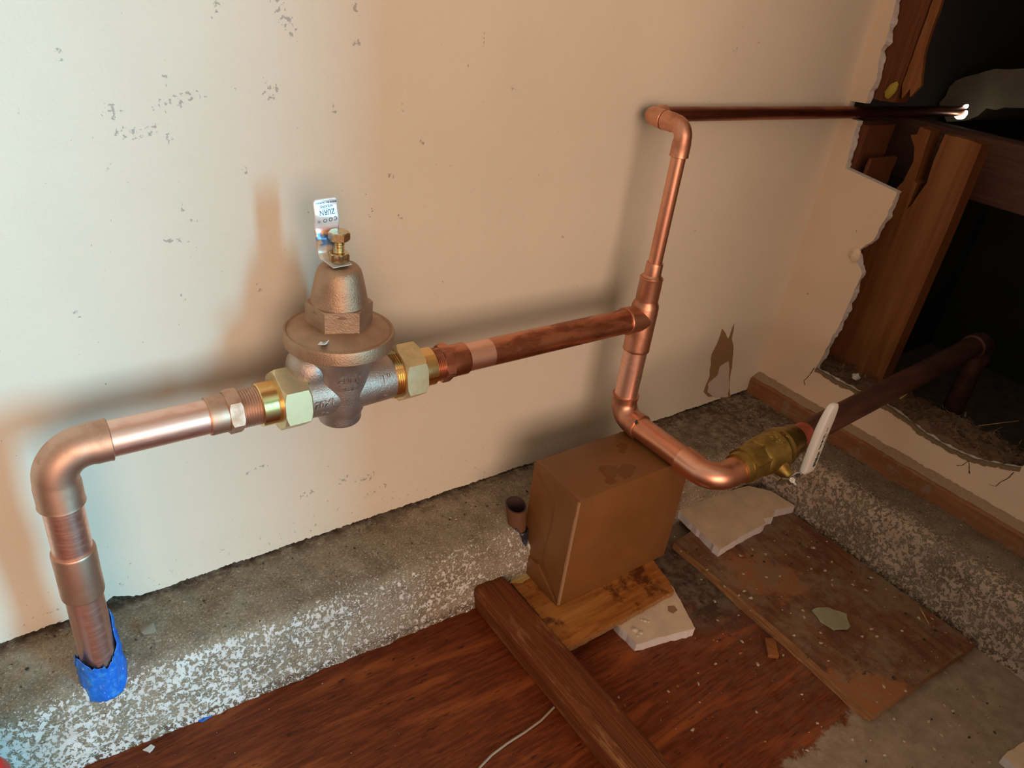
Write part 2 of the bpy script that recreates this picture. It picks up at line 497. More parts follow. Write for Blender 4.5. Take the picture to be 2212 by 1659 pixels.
def sleeve(a, b, r, lip=.0006, seg=44):
    """a socket / coupling with slightly rolled ends"""
    bm = bmesh.new(); a = V(a); b = V(b); L = (b - a).length
    lathe(bm, a, b - a, [(0, r - .0012), (0, r - .0003), (.0006, r), (.002, r + lip * .3), (L * .5, r), (L - .002, r + lip * .3), (L - .0006, r), (L, r - .0003), (L, r - .0012)], seg)
    return bm


def elbow(C, d1, d2, r, arc, l1, l2, seg=44, sock=.0008):
    """90 degree elbow; C corner of the axes; legs leave along d1 and d2"""
    C = V(C); d1 = V(d1).normalized(); d2 = V(d2).normalized(); n = d1.cross(d2).normalized()
    bm = bmesh.new(); rs = []

    def ring(c, tan, rr):
        u = tan.cross(n).normalized()
        rs.append([c + (u * math.cos(2 * math.pi * j / seg) + n * math.sin(2 * math.pi * j / seg)) * rr for j in range(seg)])
    t1 = -d1
    for q, rr in ((l1, r - .0012), (l1, r), (l1 - .0007, r + sock + .0004), (l1 - .003, r + sock), (arc + .004, r + sock), (arc + .001, r + sock * .3)):
        ring(C + d1 * q, t1, rr)
    O = C + (d1 + d2) * arc
    N = 16
    for i in range(1, N):
        a = i / N * math.pi / 2
        c = O - d2 * arc * math.cos(a) - d1 * arc * math.sin(a)
        tn = (-d1 * math.cos(a) + d2 * math.sin(a))
        ring(c, tn, r + .0002)
    for q, rr in ((arc + .001, r + sock * .3), (arc + .004, r + sock), (l2 - .003, r + sock), (l2 - .0007, r + sock + .0004), (l2, r), (l2, r - .0012)):
        ring(C + d2 * q, d2, rr)
    rings(bm, rs, seg)
    return bm


def hexnut(origin, axis, t0, t1, af, ch=.0012, rot=0.0, ref=None):
    """hexagonal nut with turned chamfers: hex prism intersected by cones, built as rings of 24"""
    bm = bmesh.new()
    d, n, b = frame(axis)
    if ref is not None:
        n = (V(ref) - d * d.dot(V(ref))).normalized(); b = d.cross(n)
    ac = af / math.cos(math.pi / 6) / 2
    o = V(origin); seg = 48

    def hexr(a):
        m = (a + math.pi / 6) % (math.pi / 3) - math.pi / 6
        return af / 2 / math.cos(m)
    L = t1 - t0
    rs = []
    for (tt, inset) in ((0, 1), (.5, .5), (1, 0)):
        rs.append([o + d * (t0 + 0) for _ in range(0)])
    rs = []
    cone = ac - ch
    for k in ('s0', 'a', 'b', 's1'):
        ring = []
        for j in range(seg):
            a = 2 * math.pi * j / seg
            h = hexr(a)
            if k in ('s0', 's1'):
                rr = min(h, cone) * .985; tt = t0 if k == 's0' else t1
            else:
                drop = max(0.0, h - cone) * .8 + .0003
                rr = h; tt = t0 + drop if k == 'a' else t1 - drop
            ring.append(o + d * tt + (n * math.cos(a + rot) + b * math.sin(a + rot)) * rr)
        rs.append(ring)
    rings(bm, rs, seg)
    return bm


def threads(origin, axis, t0, t1, r, pitch=.0021, depth=.0009, seg=40):
    bm = bmesh.new(); prof = [(t0, r - depth * 2)]
    tt = t0
    while tt < t1 - pitch * .5:
        prof += [(tt, r - depth), (tt + pitch * .5, r)]
        tt += pitch
    prof += [(t1, r - depth), (t1, r - depth * 2)]
    lathe(bm, origin, axis, prof, seg)
    return bm


def box(bm, lo, hi, mi=0, bev=0):
    vs = [bm.verts.new((x, y, z)) for x in (lo[0], hi[0]) for y in (lo[1], hi[1]) for z in (lo[2], hi[2])]
    F = [(0, 1, 3, 2), (4, 6, 7, 5), (0, 4, 5, 1), (2, 3, 7, 6), (0, 2, 6, 4), (1, 5, 7, 3)]
    fs = [bm.faces.new([vs[i] for i in f]) for f in F]
    for f in fs: f.material_index = mi
    if bev:
        es = list({e for f in fs for e in f.edges})
        bmesh.ops.bevel(bm, geom=es, offset=bev, segments=2, affect='EDGES', profile=.5)
    return bm


def jag(pts, step, amp, closed=True, seed=0, keep=()):
    """subdivide a 2D polyline and push the points about"""
    out = []; n = len(pts)
    for i in range(n if closed else n - 1):
        a = V(pts[i]); b = V(pts[(i + 1) % n]); L = (b - a).length
        k = max(1, int(L / step))
        t_ = (b - a).normalized() if L else V((1, 0))
        nn = V((-t_.y, t_.x))
        for j in range(k):
            p = a.lerp(b, j / k)
            if i in keep: out.append(p); continue
            s = amp * (noise.noise(V((p.x * 90 + seed, p.y * 90, seed))) * 1.3 + noise.noise(V((p.x * 330, p.y * 330 + seed, seed))) * .8)
            out.append(p + nn * s)
    if not closed: out.append(V(pts[-1]))
    return out


def slab(poly, to3a, to3b, mats=(0, 0, 0), holes=()):
    """prism from a 2D outline; to3a / to3b map 2D to front and back points; holes are 2D loops"""
    bm = bmesh.new()
    def build(fn, mi):
        edges = []; loops = []
        for lp in (poly, *holes):
            vs = [bm.verts.new(fn(p)) for p in lp]
            loops.append(vs)
            for i in range(len(vs)):
                edges.append(bm.edges.new((vs[i], vs[(i + 1) % len(vs)])))
        r = bmesh.ops.triangle_fill(bm, use_beauty=True, use_dissolve=False, edges=edges)
        for g in r['geom']:
            if isinstance(g, bmesh.types.BMFace): g.material_index = mi
        return loops
    A = build(to3a, mats[0]); B = build(to3b, mats[1])
    for la, lb in zip(A, B):
        for i in range(len(la)):
            k = (i + 1) % len(la)
            f = bm.faces.new((la[i], la[k], lb[k], lb[i])); f.material_index = mats[2]
    return bm


def flat_slab(poly, z0, z1, mats=(0, 0, 1), tilt=None):
    f = tilt or (lambda p: 0.0)
    return slab(poly, lambda p: V((p[0], p[1], z1 + f(p))), lambda p: V((p[0], p[1], z0 + f(p))), mats)


def text_mesh(s, size, depth=.0006, bold=0.0):
    cu = bpy.data.curves.new('lettering', 'FONT')
    cu.body = s; cu.size = size; cu.extrude = depth / 2; cu.align_x = 'CENTER'; cu.align_y = 'CENTER'; cu.offset = bold
    cu.resolution_u = 3
    o = bpy.data.objects.new('lettering', cu); COL.objects.link(o)
    dg = bpy.context.evaluated_depsgraph_get(); dg.update()
    me = bpy.data.meshes.new_from_object(o.evaluated_get(dg))
    bm = bmesh.new(); bm.from_mesh(me)
    bpy.data.objects.remove(o); bpy.data.curves.remove(cu); bpy.data.meshes.remove(me)
    return bm


# ================================================================== THE SETTING
# floor
bm = bmesh.new()
box(bm, (-2.2, -3.35, -.03), (2.9, .5, 0.0))
tag(obj('floor', bm, 'floor', smooth=0), 'dark red stained plywood floor with dirt and bare concrete at the corner', kind='structure')

# main wall: painted board with a ragged lower edge above the curb, dark gap behind
low = []
x = -2.2
while x < XC + .012:
    low.append(V((x, ZC + .0040 + .0020 * noise.noise(V((x * 30, 0, 0))) + .0018 * noise.noise(V((x * 190, 3, 0))) + .0015 * noise.noise(V((x * 520, 3, 0))) + (.010 * max(0, 1 - abs(x - .005) / .018) if abs(x - .005) < .018 else 0))))
    x += .0016 if x > -.2 else .05
low.append(V((XC + .012, ZC + .004)))
poly = low + [V((XC + .012, 2.5)), V((-2.2, 2.5))]
bm = slab(poly, lambda p: V((p[0], 0, p[1])), lambda p: V((p[0], .013, p[1])), (0, 0, 1))
wall = tag(obj('wall_back', bm, ['wall', 'gypsum'], base=(0, 0, 0), smooth=0), 'cream painted wall behind the pipes, scuffed and speckled', kind='structure')
bm = bmesh.new(); box(bm, (-2.2, .0135, 0), (XC + .02, .05, 2.5))  # near-black backing, its colour stands for the shade in the gap
tag(obj('wall_cavity', bm, 'soil_gap_shade', smooth=0), 'near-black backing standing for the shaded gap behind the foot of the wall', kind='structure')

# torn paper patch low on the main wall
P = [(0.8504, 0.2333), (0.8732, 0.2117), (0.8764, 0.2373), (0.8822, 0.2099), (0.8917, 0.1957), (0.9012, 0.1654), (0.9091, 0.1295), (0.9259, 0.0901), (0.8663, 0.109), (0.8485, 0.1217), (0.8528, 0.1515), (0.8419, 0.1923), (0.8494, 0.2091)]
P = jag([V(p) for p in P], .003, .0012, True, 3)
bm = slab(P, lambda p: V((p[0], -.0007, p[1])), lambda p: V((p[0], .002, p[1])))
obj('torn_paper', bm, 'paper', wall, smooth=0)
P = [(0.8903, 0.1687), (0.8709, 0.1643), (0.8708, 0.1472), (0.854, 0.1365), (0.8581, 0.1209), (0.8788, 0.1048), (0.9165, 0.0968), (0.911, 0.1194)]
P = jag([V(p) for p in P], .003, .0012, True, 5)
bm = slab(P, lambda p: V((p[0], -.0013, p[1])), lambda p: V((p[0], .002, p[1])))
obj('bare_plaster', bm, 'plaster_white', wall, smooth=0)

# right wall with its broken hole
hole = [(-.020, .70), (-.028, .638), (-.024, .626), (-.031, .593), (-.027, .5605), (-.005, .5595), (-.005, .5385), (-.025, .537), (-.029, .474), (-.113, .464), (-.111, .43), (-.106, .395),
        (-.089, .371), (-.095, .357), (-.106, .345), (-.104, .31), (-.103, .27), (-.097, .23), (-.092, .194), (-.090, .178),
        (-.130, .176), (-.172, .177), (-.218, .178), (-.275, .168), (-.309, .166), (-.345, .170), (-.394, .190), (-.398, .26), (-.40, .90), (-.02, .90)]
hf = jag([V(p) for p in hole], .004, .0016, True, 1, keep=(4, 5, 6, 8))
hb = jag([V(p) for p in hole], .004, .0024, True, 9, keep=(4, 5, 6, 8))
c0 = V((-.23, .45))


def back_off(p):   # broken gypsum leaves a ragged slope: hole a little larger at the back
    return p


bm = bmesh.new()
poly = [V((0, ZC)), V((-.72, ZC)), V((-.72, 2.5)), V((0, 2.5))]
hmap = {(round(p.x, 7), round(p.y, 7)): q for p, q in zip(hf, hb)}
bkf = lambda p: (lambda q: V((XC + .0127, q[0], q[1])))(hmap.get((round(p[0], 7), round(p[1], 7)), p))
bm = slab(poly, lambda p: V((XC, p[0], p[1])), bkf, (0, 1, 1), (hf,))
wr = tag(obj('wall_right', bm, ['wall_r', 'gypsum'], base=(XC, 0, 0), smooth=0), 'right wall with a large hole broken through the board', kind='structure')
# curled bit of plaster at the left rim
bm = bmesh.new()
bmesh.ops.create_icosphere(bm, subdivisions=3, radius=1)
for v in bm.verts:
    v.co *= 1 + .3 * noise.noise(v.co * 2.1)
    v.co = V((XC - .001 + v.co.x * .004, -.088 + v.co.y * .008, .366 + v.co.z * .010))
obj('plaster_curl', bm, 'wall_r', wr)
# torn brown paper along the lower rim
lo_ = [V(p) for p in hole[19:27]]
top_ = jag(lo_, .003, .0010, False, 1)
P = []
for p in top_:
    w_ = .0035 + .0042 * max(-.6, noise.noise(V((p.x * 55, 2, 0)))) + .002 * noise.noise(V((p.x * 260, 2, 0)))
    P.append(V((p.x, p.y - max(.0006, w_))))
poly = [V((p.x, p.y + .002)) for p in top_] + P[::-1]
bm = slab(poly, lambda p: V((XC - .0006, p[0], p[1])), lambda p: V((XC + .004, p[0], p[1])))
obj('torn_paper', bm, 'torn', wr, smooth=0)
# brown cracks and drips near the rim
for k, pl in enumerate(([(-.088, .180), (-.085, .165), (-.079, .152), (-.083, .146)], [(-.389, .182), (-.386, .170), (-.381, .160), (-.379, .152), (-.371, .150)], [(-.337, .166), (-.342, .156), (-.345, .150)], [(-.337, .166), (-.333, .156), (-.327, .151)], [(-.062, .172), (-.057, .155), (-.055, .140)])):
    pts = jag([V(p) for p in pl], .002, .0005, False, k)
    A_ = []; B_ = []
    for i, p in enumerate(pts):
        wd = (.0004 + .0007 * abs(noise.noise(V((i * .35, k, 0))))) * (1 if i < len(pts) - 2 else 1.5)
        A_.append(p + V((wd, 0))); B_.append(p - V((wd, 0)))
    bm = slab(A_ + B_[::-1], lambda p: V((XC - .0004, p[0], p[1])), lambda p: V((XC + .003, p[0], p[1])))
    obj('crack', bm, 'crackm' if k < 4 else 'gypsum', wr, smooth=0)

# partition added out of view to block the cool light, and the outer shell of the garage
bm = bmesh.new(); box(bm, (.552, -.82, 0), (2.9, -.72, 2.5))
tag(obj('shade_partition', bm, 'shell', smooth=0), 'unseen partition added beside the camera to shade the right part of the wall', kind='structure')
bm = bmesh.new(); box(bm, (-2.3, -3.35, 0), (-2.2, .5, 2.5))
tag(obj('wall_left', bm, 'shell', smooth=0), 'left wall of the garage', kind='structure')
bm = bmesh.new()
box(bm, (-2.2, -3.25, 0), (-2.08, -3.15, 2.5)); box(bm, (-2.08, -3.25, 1.9), (.38, -3.15, 2.5)); box(bm, (.38, -3.25, 0), (1.33, -3.15, 2.5))  # wide left opening added for the warm fill light
box(bm, (1.33, -3.25, 1.86), (2.27, -3.15, 2.5)); box(bm, (2.27, -3.25, 0), (2.9, -3.15, 2.5))
tag(obj('wall_rear', bm, 'shell', smooth=0), 'rear garage wall with a doorway and an added opening for the warm fill light', kind='structure')
bm = bmesh.new(); box(bm, (2.9, -3.35, 0), (3.0, .5, 2.5))
tag(obj('wall_outer', bm, 'dark', smooth=0), 'far outer wall', kind='structure')
bm = bmesh.new(); box(bm, (-2.3, -3.35, 2.5), (3.0, .6, 2.6))
tag(obj('ceiling', bm, 'shell', smooth=0), 'garage ceiling', kind='structure')
bm = bmesh.new(); box(bm, (1.0, .05, 0), (2.9, .15, 2.5)); box(bm, (1.75, -.7, 0), (1.8, .05, 2.5))  # panels coloured dark to stand for the unlit space
tag(obj('wall_void', bm, 'dark', smooth=0), 'dark-coloured panels standing for the unlit space behind the broken wall', kind='structure')


# concrete curbs: rough grids
def curb(name, label, prof, fn, n, mat='curb'):
    """prof: list of (s, paint); fn(i, k) -> point"""
    bm = bmesh.new()
    pl = bm.verts.layers.float.new('paint'); gl = bm.verts.layers.float.new('grime')
    grid = []
    for i in range(n):
        row = []
        for k in range(len(prof)):
            co, nrm, pa, gr = fn(i / (n - 1), k)
            dsp = .0028 * noise.noise(co * 38) + .0018 * noise.noise(co * 110) + .0012 * noise.noise(co * 300)
            v = bm.verts.new(co + nrm * dsp)
            v[pl] = pa; v[gl] = gr
            row.append(v)
        grid.append(row)
    for i in range(n - 1):
        for k in range(len(prof) - 1):
            bm.faces.new((grid[i][k], grid[i + 1][k], grid[i + 1][k + 1], grid[i][k + 1]))
    return tag(obj(name, bm, mat, base=(0, 0, 0), smooth=80), label, kind='structure')


def profile(depth):
    """from wall outwards: (distance from wall, height, normal angle, paint, edge)"""
    pr = []
    e = depth
    for i in range(17):
        q = -.02 + (e - .016 + .02) * i / 16
        pr.append((q, ZC, 90, 0.0))
    for i in range(1, 9):
        a = math.radians(90 - 90 * i / 8)
        pr.append((e - .016 + .016 * math.cos(a), ZC - .016 + .016 * math.sin(a), math.degrees(a), min(1, .15 + i / 6)))
    for i in range(1, 18):
        pr.append((e + .004 * i / 17, (ZC - .016) * (1 - i / 17) - .004 * i / 17, 0, 1.0))
    return pr


pr = profile(.086)


def fnl(u, k):
    x = -.75 + (XC + .01 + .75) * (u ** .62 if False else u)
    q, z, a, pa = pr[k]
    sk = max(0, .036 * (x + .06)) * min(1, max(0, q / .07))
    a = math.radians(a)
    # crumbled pit where the riser enters, notch where the stub pipe comes out
    co = V((x, -(q + sk), z))
    dd = (co - V((XR + .012, -.090, ZC))).length
    z2 = z - .010 * max(0, 1 - dd / .022)
    dn = V((x - .436, (co.y + .095) * .5, 0)).length
    if z > .05: z2 -= .030 * max(0, 1 - dn / .014) * min(1, (z - .05) / .02)
    co.z = z2
    wn = .5 + noise.noise(co * 17 + V((3, 0, 0)))
    fade = 1 - .22 * min(1, max(0, (x - .08) / .3))
    top = .62 * min(1, max(0, (q - .028) / .05)) + .25 * min(1, max(0, (x - .1) / .25)) * min(1, max(0, q / .04))
    paint = max(top * (.85 + .3 * wn), pa * fade) + .14 * noise.noise(co * 14)
    paint = min(1.05, max(0, paint))
    if x > .55: paint *= .8
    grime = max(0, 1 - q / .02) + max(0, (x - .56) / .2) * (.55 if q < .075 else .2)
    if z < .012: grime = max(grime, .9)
    return co, V((0, -math.cos(a), math.sin(a))), paint, min(1, grime)


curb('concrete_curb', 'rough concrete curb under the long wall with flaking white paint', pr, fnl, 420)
pr2 = profile(.104)


def fnr(u, k):
    y = -.06 - (.72 - .06) * u
    q, z, a, pa = pr2[k]
    a = math.radians(a)
    co = V((XC - q, y, z))
    wn = .5 + noise.noise(co * 17 + V((8, 0, 0)))
    pa2 = min(1, max(0, (q - .035) / .05)) if q < .09 else 1.0
    paint = min(1.1, pa2 * .95 + .1 * wn) * (.97 + .14 * noise.noise(co * 12))
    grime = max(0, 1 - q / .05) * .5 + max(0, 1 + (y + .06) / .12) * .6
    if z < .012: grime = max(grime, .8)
    return co, V((-math.cos(a), 0, math.sin(a))), paint, min(1, grime)


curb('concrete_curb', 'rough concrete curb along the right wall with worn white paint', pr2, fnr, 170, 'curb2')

# sill board along the foot of the right wall with plaster lip
bm = bmesh.new()
n = 90; rows = []
for i in range(n):
    y = -.001 - .70 * i / (n - 1)
    w1 = .0012 * noise.noise(V((y * 30, 1, 0)))
    row = [V((XC + .004, y, ZC - .006)), V((XC - .022 + w1, y, ZC - .006)), V((XC - .022 + w1, y, ZC + .012)), V((XC - .0215 + w1, y, ZC + .0255)), V((XC - .019 + w1, y, ZC + .028)), V((XC + .004, y, ZC + .0285))]
    rows.append([bm.verts.new(p) for p in row])
for i in range(n - 1):
    for k in range(5):
        bm.faces.new((rows[i][k], rows[i + 1][k], rows[i + 1][k + 1], rows[i][k + 1]))
bm.faces.new(rows[0]); bm.faces.new(rows[-1])
bb = tag(obj('baseboard_right', bm, 'trim', smooth=40), 'worn reddish wooden sill board under the broken wall', kind='structure')
bm = bmesh.new(); rows = []
n = 240
for i in range(n):
    y = -.001 - .70 * i / (n - 1)
    h = .004 + .003 * noise.noise(V((y * 50, 0, 1))) + .002 * noise.noise(V((y * 200, 0, 1)))
    o_ = .0135 + .004 * noise.noise(V((y * 36, 5, 1))) + .0015 * noise.noise(V((y * 210, 5, 1)))
    row = [V((XC + .002, y, ZC + .027)), V((XC - o_ - .003, y, ZC + .0278)), V((XC - o_ + .002, y, ZC + .0305)), V((XC - .002, y, ZC + .029 + h)), V((XC + .002, y, ZC + .030 + h))]
    rows.append([bm.verts.new(p) for p in row])
for i in range(n - 1):
    for k in range(4):
        bm.faces.new((rows[i][k], rows[i + 1][k], rows[i + 1][k + 1], rows[i][k + 1]))
obj('plaster_lip', bm, 'lip', bb, smooth=60)

# ================================================================== INSIDE THE BROKEN WALL
# bottom plate
bm = bmesh.new(); box(bm, (1.002, -.70, .127), (1.091, .04, .165), 0, .002)
tag(obj('bottom_plate', bm, 'beam'), 'wooden bottom plate inside the wall under leaf litter', 'timber')
# litter heap on the plate
bm = bmesh.new(); rows = []
for i in range(150):
    y = -.04 - .40 * i / 149
    row = []
    for k in range(26):
        xx = .9895 + .1005 * k / 25
        e = min(1, k / 3, (25 - k) / 3)
        h = .166 + e * (.007 + .006 * noise.noise(V((xx * 45, y * 45, 0))) + .005 * noise.noise(V((xx * 150, y * 150, 0))) + .003 * noise.noise(V((xx * 400, y * 400, 0)))) - (0.004 if k == 0 else 0)
        row.append(bm.verts.new((max(xx, 1.0015), y, h)))
    rows.append(row)
for i in range(149):
    for k in range(25):
        bm.faces.new((rows[i][k], rows[i][k + 1], rows[i + 1][k + 1], rows[i + 1][k]))
rnd = random.Random(4)
for i in range(420):      # twigs and shreds
    p = V((rnd.uniform(.997, 1.085), rnd.uniform(-.43, -.06), .176 + rnd.uniform(-.003, .006)))
    a = rnd.uniform(0, 6.28); L = rnd.uniform(.004, .016); wd = rnd.uniform(.0005, .0022)
    dv = V((math.cos(a), math.sin(a), rnd.uniform(-.5, .6))).normalized()
    if p.x + dv.x * L < 1.0: continue
    sd = dv.cross(V((0, 0, 1))).normalized() * wd
    up = V((0, 0, 1)) * .0005
    vs = [bm.verts.new(q) for q in (p - sd, p + sd, p + dv * L + sd * .4 + up, p + dv * L - sd * .4, p - up * 2, p + dv * L - up)]
    bm.faces.new((vs[0], vs[1], vs[2], vs[3])); bm.faces.new((vs[0], vs[4], vs[5], vs[3])); bm.faces.new((vs[1], vs[4], vs[5], vs[2]))
tag(obj('leaf_litter', bm, 'fibre', smooth=0), 'brown dry leaf litter and dust lying in the bottom of the hole', 'debris', kind='stuff')
# crumb of plaster on the litter
bm = bmesh.new(); bmesh.ops.create_icosphere(bm, subdivisions=2, radius=1)
for v in bm.verts:
    v.co *= 1 + .4 * noise.noise(v.co * 1.7); v.co = V((1.018 + v.co.x * .006, -.140 + v.co.y * .006, .1845 + v.co.z * .005))
tag(obj('plaster_crumb', bm, 'gypsum'), 'white plaster crumb lying in the litter below the orange post', 'debris')

# dark corner stud, cut away around the pipe
st = thing('corner_stud', 'dark rough-sawn stud beside the corner, notched around the copper pipe', 'timber', (1.045, -.038, .165))
poly = jag([V((-.013, .566)), V((-.059, .568)), V((-.060, 2.4)), V((-.013, 2.4))], .006, .0014, True, 2, keep=(1, 2, 3))
bm = slab(poly, lambda p: V((1.0025, p[0], p[1])), lambda p: V((1.035, p[0], p[1])))
obj('upper_length', bm, 'stud_dark', st, smooth=0)
poly = jag([V((-.013, .165)), V((-.060, .165)), V((-.060, .40)), V((-.054, .455)), V((-.0555, .492)), V((-.051, .493)), V((-.048, .455)), V((-.042, .42)), V((-.034, .45)), V((-.036, .532)), V((-.013, .536))], .006, .0012, True, 4, keep=(0, 1))
bm = slab(poly, lambda p: V((1.0025, p[0], p[1])), lambda p: V((1.07, p[0], p[1])))
obj('lower_length', bm, 'stud_dark', st, smooth=0)
# orange split strip next to it
poly = jag([V((-.0605, .590)), V((-.066, .574)), V((-.072, .588)), V((-.076, .578)), V((-.084, .594)), V((-.0735, .632)), V((-.0725, .66)), V((-.074, .90)), V((-.0605, .90))], .006, .0005, True, 6)
bm = slab(poly, lambda p: V((1.004, p[0], p[1])), lambda p: V((1.014, p[0] + .002, p[1])))
tag(obj('split_lath', bm, 'stud_orange', smooth=0), 'thin orange split lath with a ragged lower end above the pipe', 'timber')
# orange post set back, with slots in its top
post = [(-.160, .1665), (-.162, .30), (-.163, .42), (-.1615, .5365), (-.128, .538), (-.111, .5375), (-.110, .503), (-.112, .472), (-.102, .435), (-.099, .430), (-.100, .467), (-.095, .470),
        (-.094, .503), (-.091, .5375), (-.0745, .5395), (-.0745, .528), (-.066, .526), (-.078, .512), (-.083, .495), (-.080, .465), (-.068, .44), (-.050, .42), (-.045, .165)]
P = jag([V(p) for p in post], .006, .0008, True, 8, keep=(0, 1, 2, 21, 22))
bm = slab(P, lambda p: V((1.062, p[0], p[1])), lambda p: V((1.090, p[0], p[1])))
tag(obj('wall_post', bm, 'stud_orange', smooth=0), 'wide orange post standing in the hole with slots cut in its top', 'timber')
# horizontal brown beam behind
bm = bmesh.new(); box(bm, (1.15, -.62, .449), (1.19, .02, .536), 0, .003)
tag(obj('cross_beam', bm, 'beam'), 'dark brown beam running across the hole behind the orange post', 'timber')
# mortar lump
P = [(.045, .545), (.038, .571), (.020, .592), (-.012, .606), (-.06, .618), (-.12, .622), (-.14, .59), (-.083, .562), (-.035, .552), (-.012, .528), (.02, .520)]
P = jag([V(p) for p in P], .012, .003, True, 12)
bm = slab(P, lambda p: V((1.34 + .01 * noise.noise(V((p[0] * 30, p[1] * 30, 0))), p[0], p[1])), lambda p: V((1.75, p[0], p[1])))
tag(obj('mortar_lump', bm, 'mortar', smooth=40), 'grey-brown lump of mortar in the dark behind the pipe end', 'masonry')
# yellow scrap on the stud
bm = bmesh.new(); bmesh.ops.create_icosphere(bm, subdivisions=3, radius=1)
for v in bm.verts:
    c = v.co.copy(); v.co *= 1 + .25 * noise.noise(c * 2)
    v.co = V((1.000 + v.co.x * .004, -.050 + v.co.y * .0065 + v.co.z * -.003, .582 + v.co.z * .011))
tag(obj('yellow_scrap', bm, 'yellow'), 'small yellow scrap stuck on the dark stud above the pipe', 'scrap')
# thin pale splinters and roots in the dark
for k, (a, b, lab) in enumerate((((1.04, -.205, .175), (1.046, -.214, .204), 'pale splinter standing in the litter beside the tarnished pipe'), ((1.09, -.30, .17), (1.10, -.34, .20), 'thin root fibre rising from the litter under the dark opening'))):
    bm = bmesh.new(); a = V(a); b = V(b)
    lathe(bm, a, b - a, [(0, .0022 if k == 0 else .0006), ((b - a).length * .5, .0014 if k == 0 else .0005), ((b - a).length, .0002)], 6)
    tag(obj('splinter', bm, 'split'), lab, 'splinter')

# ================================================================== COPPER: RISER LINE
rl = thing('copper_riser_line', 'copper riser coming out of the curb and turning right into the regulator', 'pipe', (XR, -D, .06))
obj('riser_pipe', pipe((XR, -D, .06), (XR, -D, ZP - .03), R1), 'copper_clean_lit', rl)
obj('coupling', sleeve((XR, -D, .190), (XR, -D, .2375), R1 + .0018), 'copper_brown', rl)
obj('elbow', elbow((XR, -D, ZP), (0, 0, -1), (1, 0, 0), R1 + .0014, .025, .0475, .0400), 'copper_brown', rl)
obj('pipe', pipe((XR + .03, -D, ZP), (.1, -D, ZP), R1), 'copper_clean_lit', rl)
ad = obj('adapter_socket', sleeve((.0915, -D, ZP), (.1075, -D, ZP), R1 + .0017), 'copper_brown', rl)
obj('hex_flange', hexnut((0, -D, ZP), (1, 0, 0), .106, .1175, .0335, .0016, ref=(0, 0, 1), rot=.2), 'copper_brown', rl)
obj('thread', threads((0, -D, ZP), (1, 0, 0), .1165, .135, .0165), 'copper_brown', rl)

# blue wrapping at its foot
bm = bmesh.new(); rs = []; seg = 72; N = 22
for i in range(N):
    ring = []
    for j in range(seg):
        a = 2 * math.pi * j / seg     # 0 = +x
        cx, cy = math.cos(a), math.sin(a)
        top = .113 + .048 * max(0, math.cos(a - .15)) ** 6 + .010 * noise.noise(V((cx * 2.2, cy * 2.2, 1))) + .005 * noise.noise(V((cx * 7, cy * 7, 4))) + .014 * max(0, math.cos(a - 3.7)) ** 8
        bot = .076
        u = i / (N - 1)
        z = bot + (top - bot) * u
        flare = .0042 * (1 - u) + .004 * max(0, u - .8) * 5 * max(0, math.cos(a - 3.7)) ** 3
        rr = R1 + .0012 + flare + .0016 * (noise.noise(V((cx * 3, cy * 3, z * 90))) + .5 * noise.noise(V((cx * 8, cy * 8, z * 220))))
        rr = max(rr, R1 + .0004)
        ring.append(V((XR + cx * rr, -D + cy * rr, z)))
    rs.append(ring)
rings(bm, rs, seg, 0, False)
o = obj('blue_sleeve', bm, 'blue', smooth=60)
md = o.modifiers.new('thickness', 'SOLIDIFY'); md.thickness = .0005; md.offset = 1
tag(o, 'crumpled bright blue plastic wrap around the foot of the copper riser', 'wrap')

# ================================================================== PRESSURE REGULATOR
PX = .2065
rg = thing('pressure_regulator', 'cast bronze pressure regulator with bell bonnet between two union nuts', 'valve', (PX, -D, .2965))
A = (PX, -D, 0); UP = (0, 0, 1)
# lower body: horizontal barrel, bowl and shoulder
bm = bmesh.new()
lathe(bm, (0, -D, ZP), (1, 0, 0), [(.166, .0190), (.1665, .0212), (.172, .0215), (.19, .0225), (.222, .0225), (.243, .0218), (.256, .0212), (.2565, .019)], 56)
lathe(bm, A, UP, [(.2965, .008), (.2970, .0155), (.2990, .0185), (.3015, .0195), (.306, .0190), (.312, .0215), (.322, .0235), (.335, .0245), (.350, .0262), (.362, .0288), (.370, .0335), (.3775, .0395), (.380, .040)], 64)
# neck humps that blend barrel and bowl
r_ = bmesh.ops.create_uvsphere(bm, u_segments=32, v_segments=20, radius=1)
for v in r_['verts']: v.co = V((PX - .026 + v.co.x * .020, -D + .004 + v.co.y * .021, .356 + v.co.z * .021))
body = obj('body', bm, 'bronze_body', rg, smooth=50)
# flange of the bonnet, hex boss, bell
bm = bmesh.new()
lathe(bm, A, UP, [(.3765, .038), (.3770, .0455), (.3785, .0470), (.3880, .0470), (.3897, .0463), (.3903, .0448), (.3895, .0435), (.3915, .040), (.3950, .0330), (.397, .027), (.397, .01)], 96)
fl = obj('bonnet_flange', bm, 'bronze', rg, smooth=40)
obj('hex_boss', hexnut(A, UP, .3935, .4155, .0485, .0012, rot=math.radians(30), ref=(.2, -1, 0)), 'bronze', rg, smooth=30)
bm = bmesh.new()
lathe(bm, A, UP, [(.405, .020), (.4100, .0246), (.4165, .0238), (.425, .0222), (.434, .0204), (.440, .0191), (.4440, .0177), (.4468, .0155), (.4482, .0125), (.4478, .0098), (.4485, .0075), (.4490, .004)], 64)
obj('bell', bm, 'bronze', rg, smooth=60)
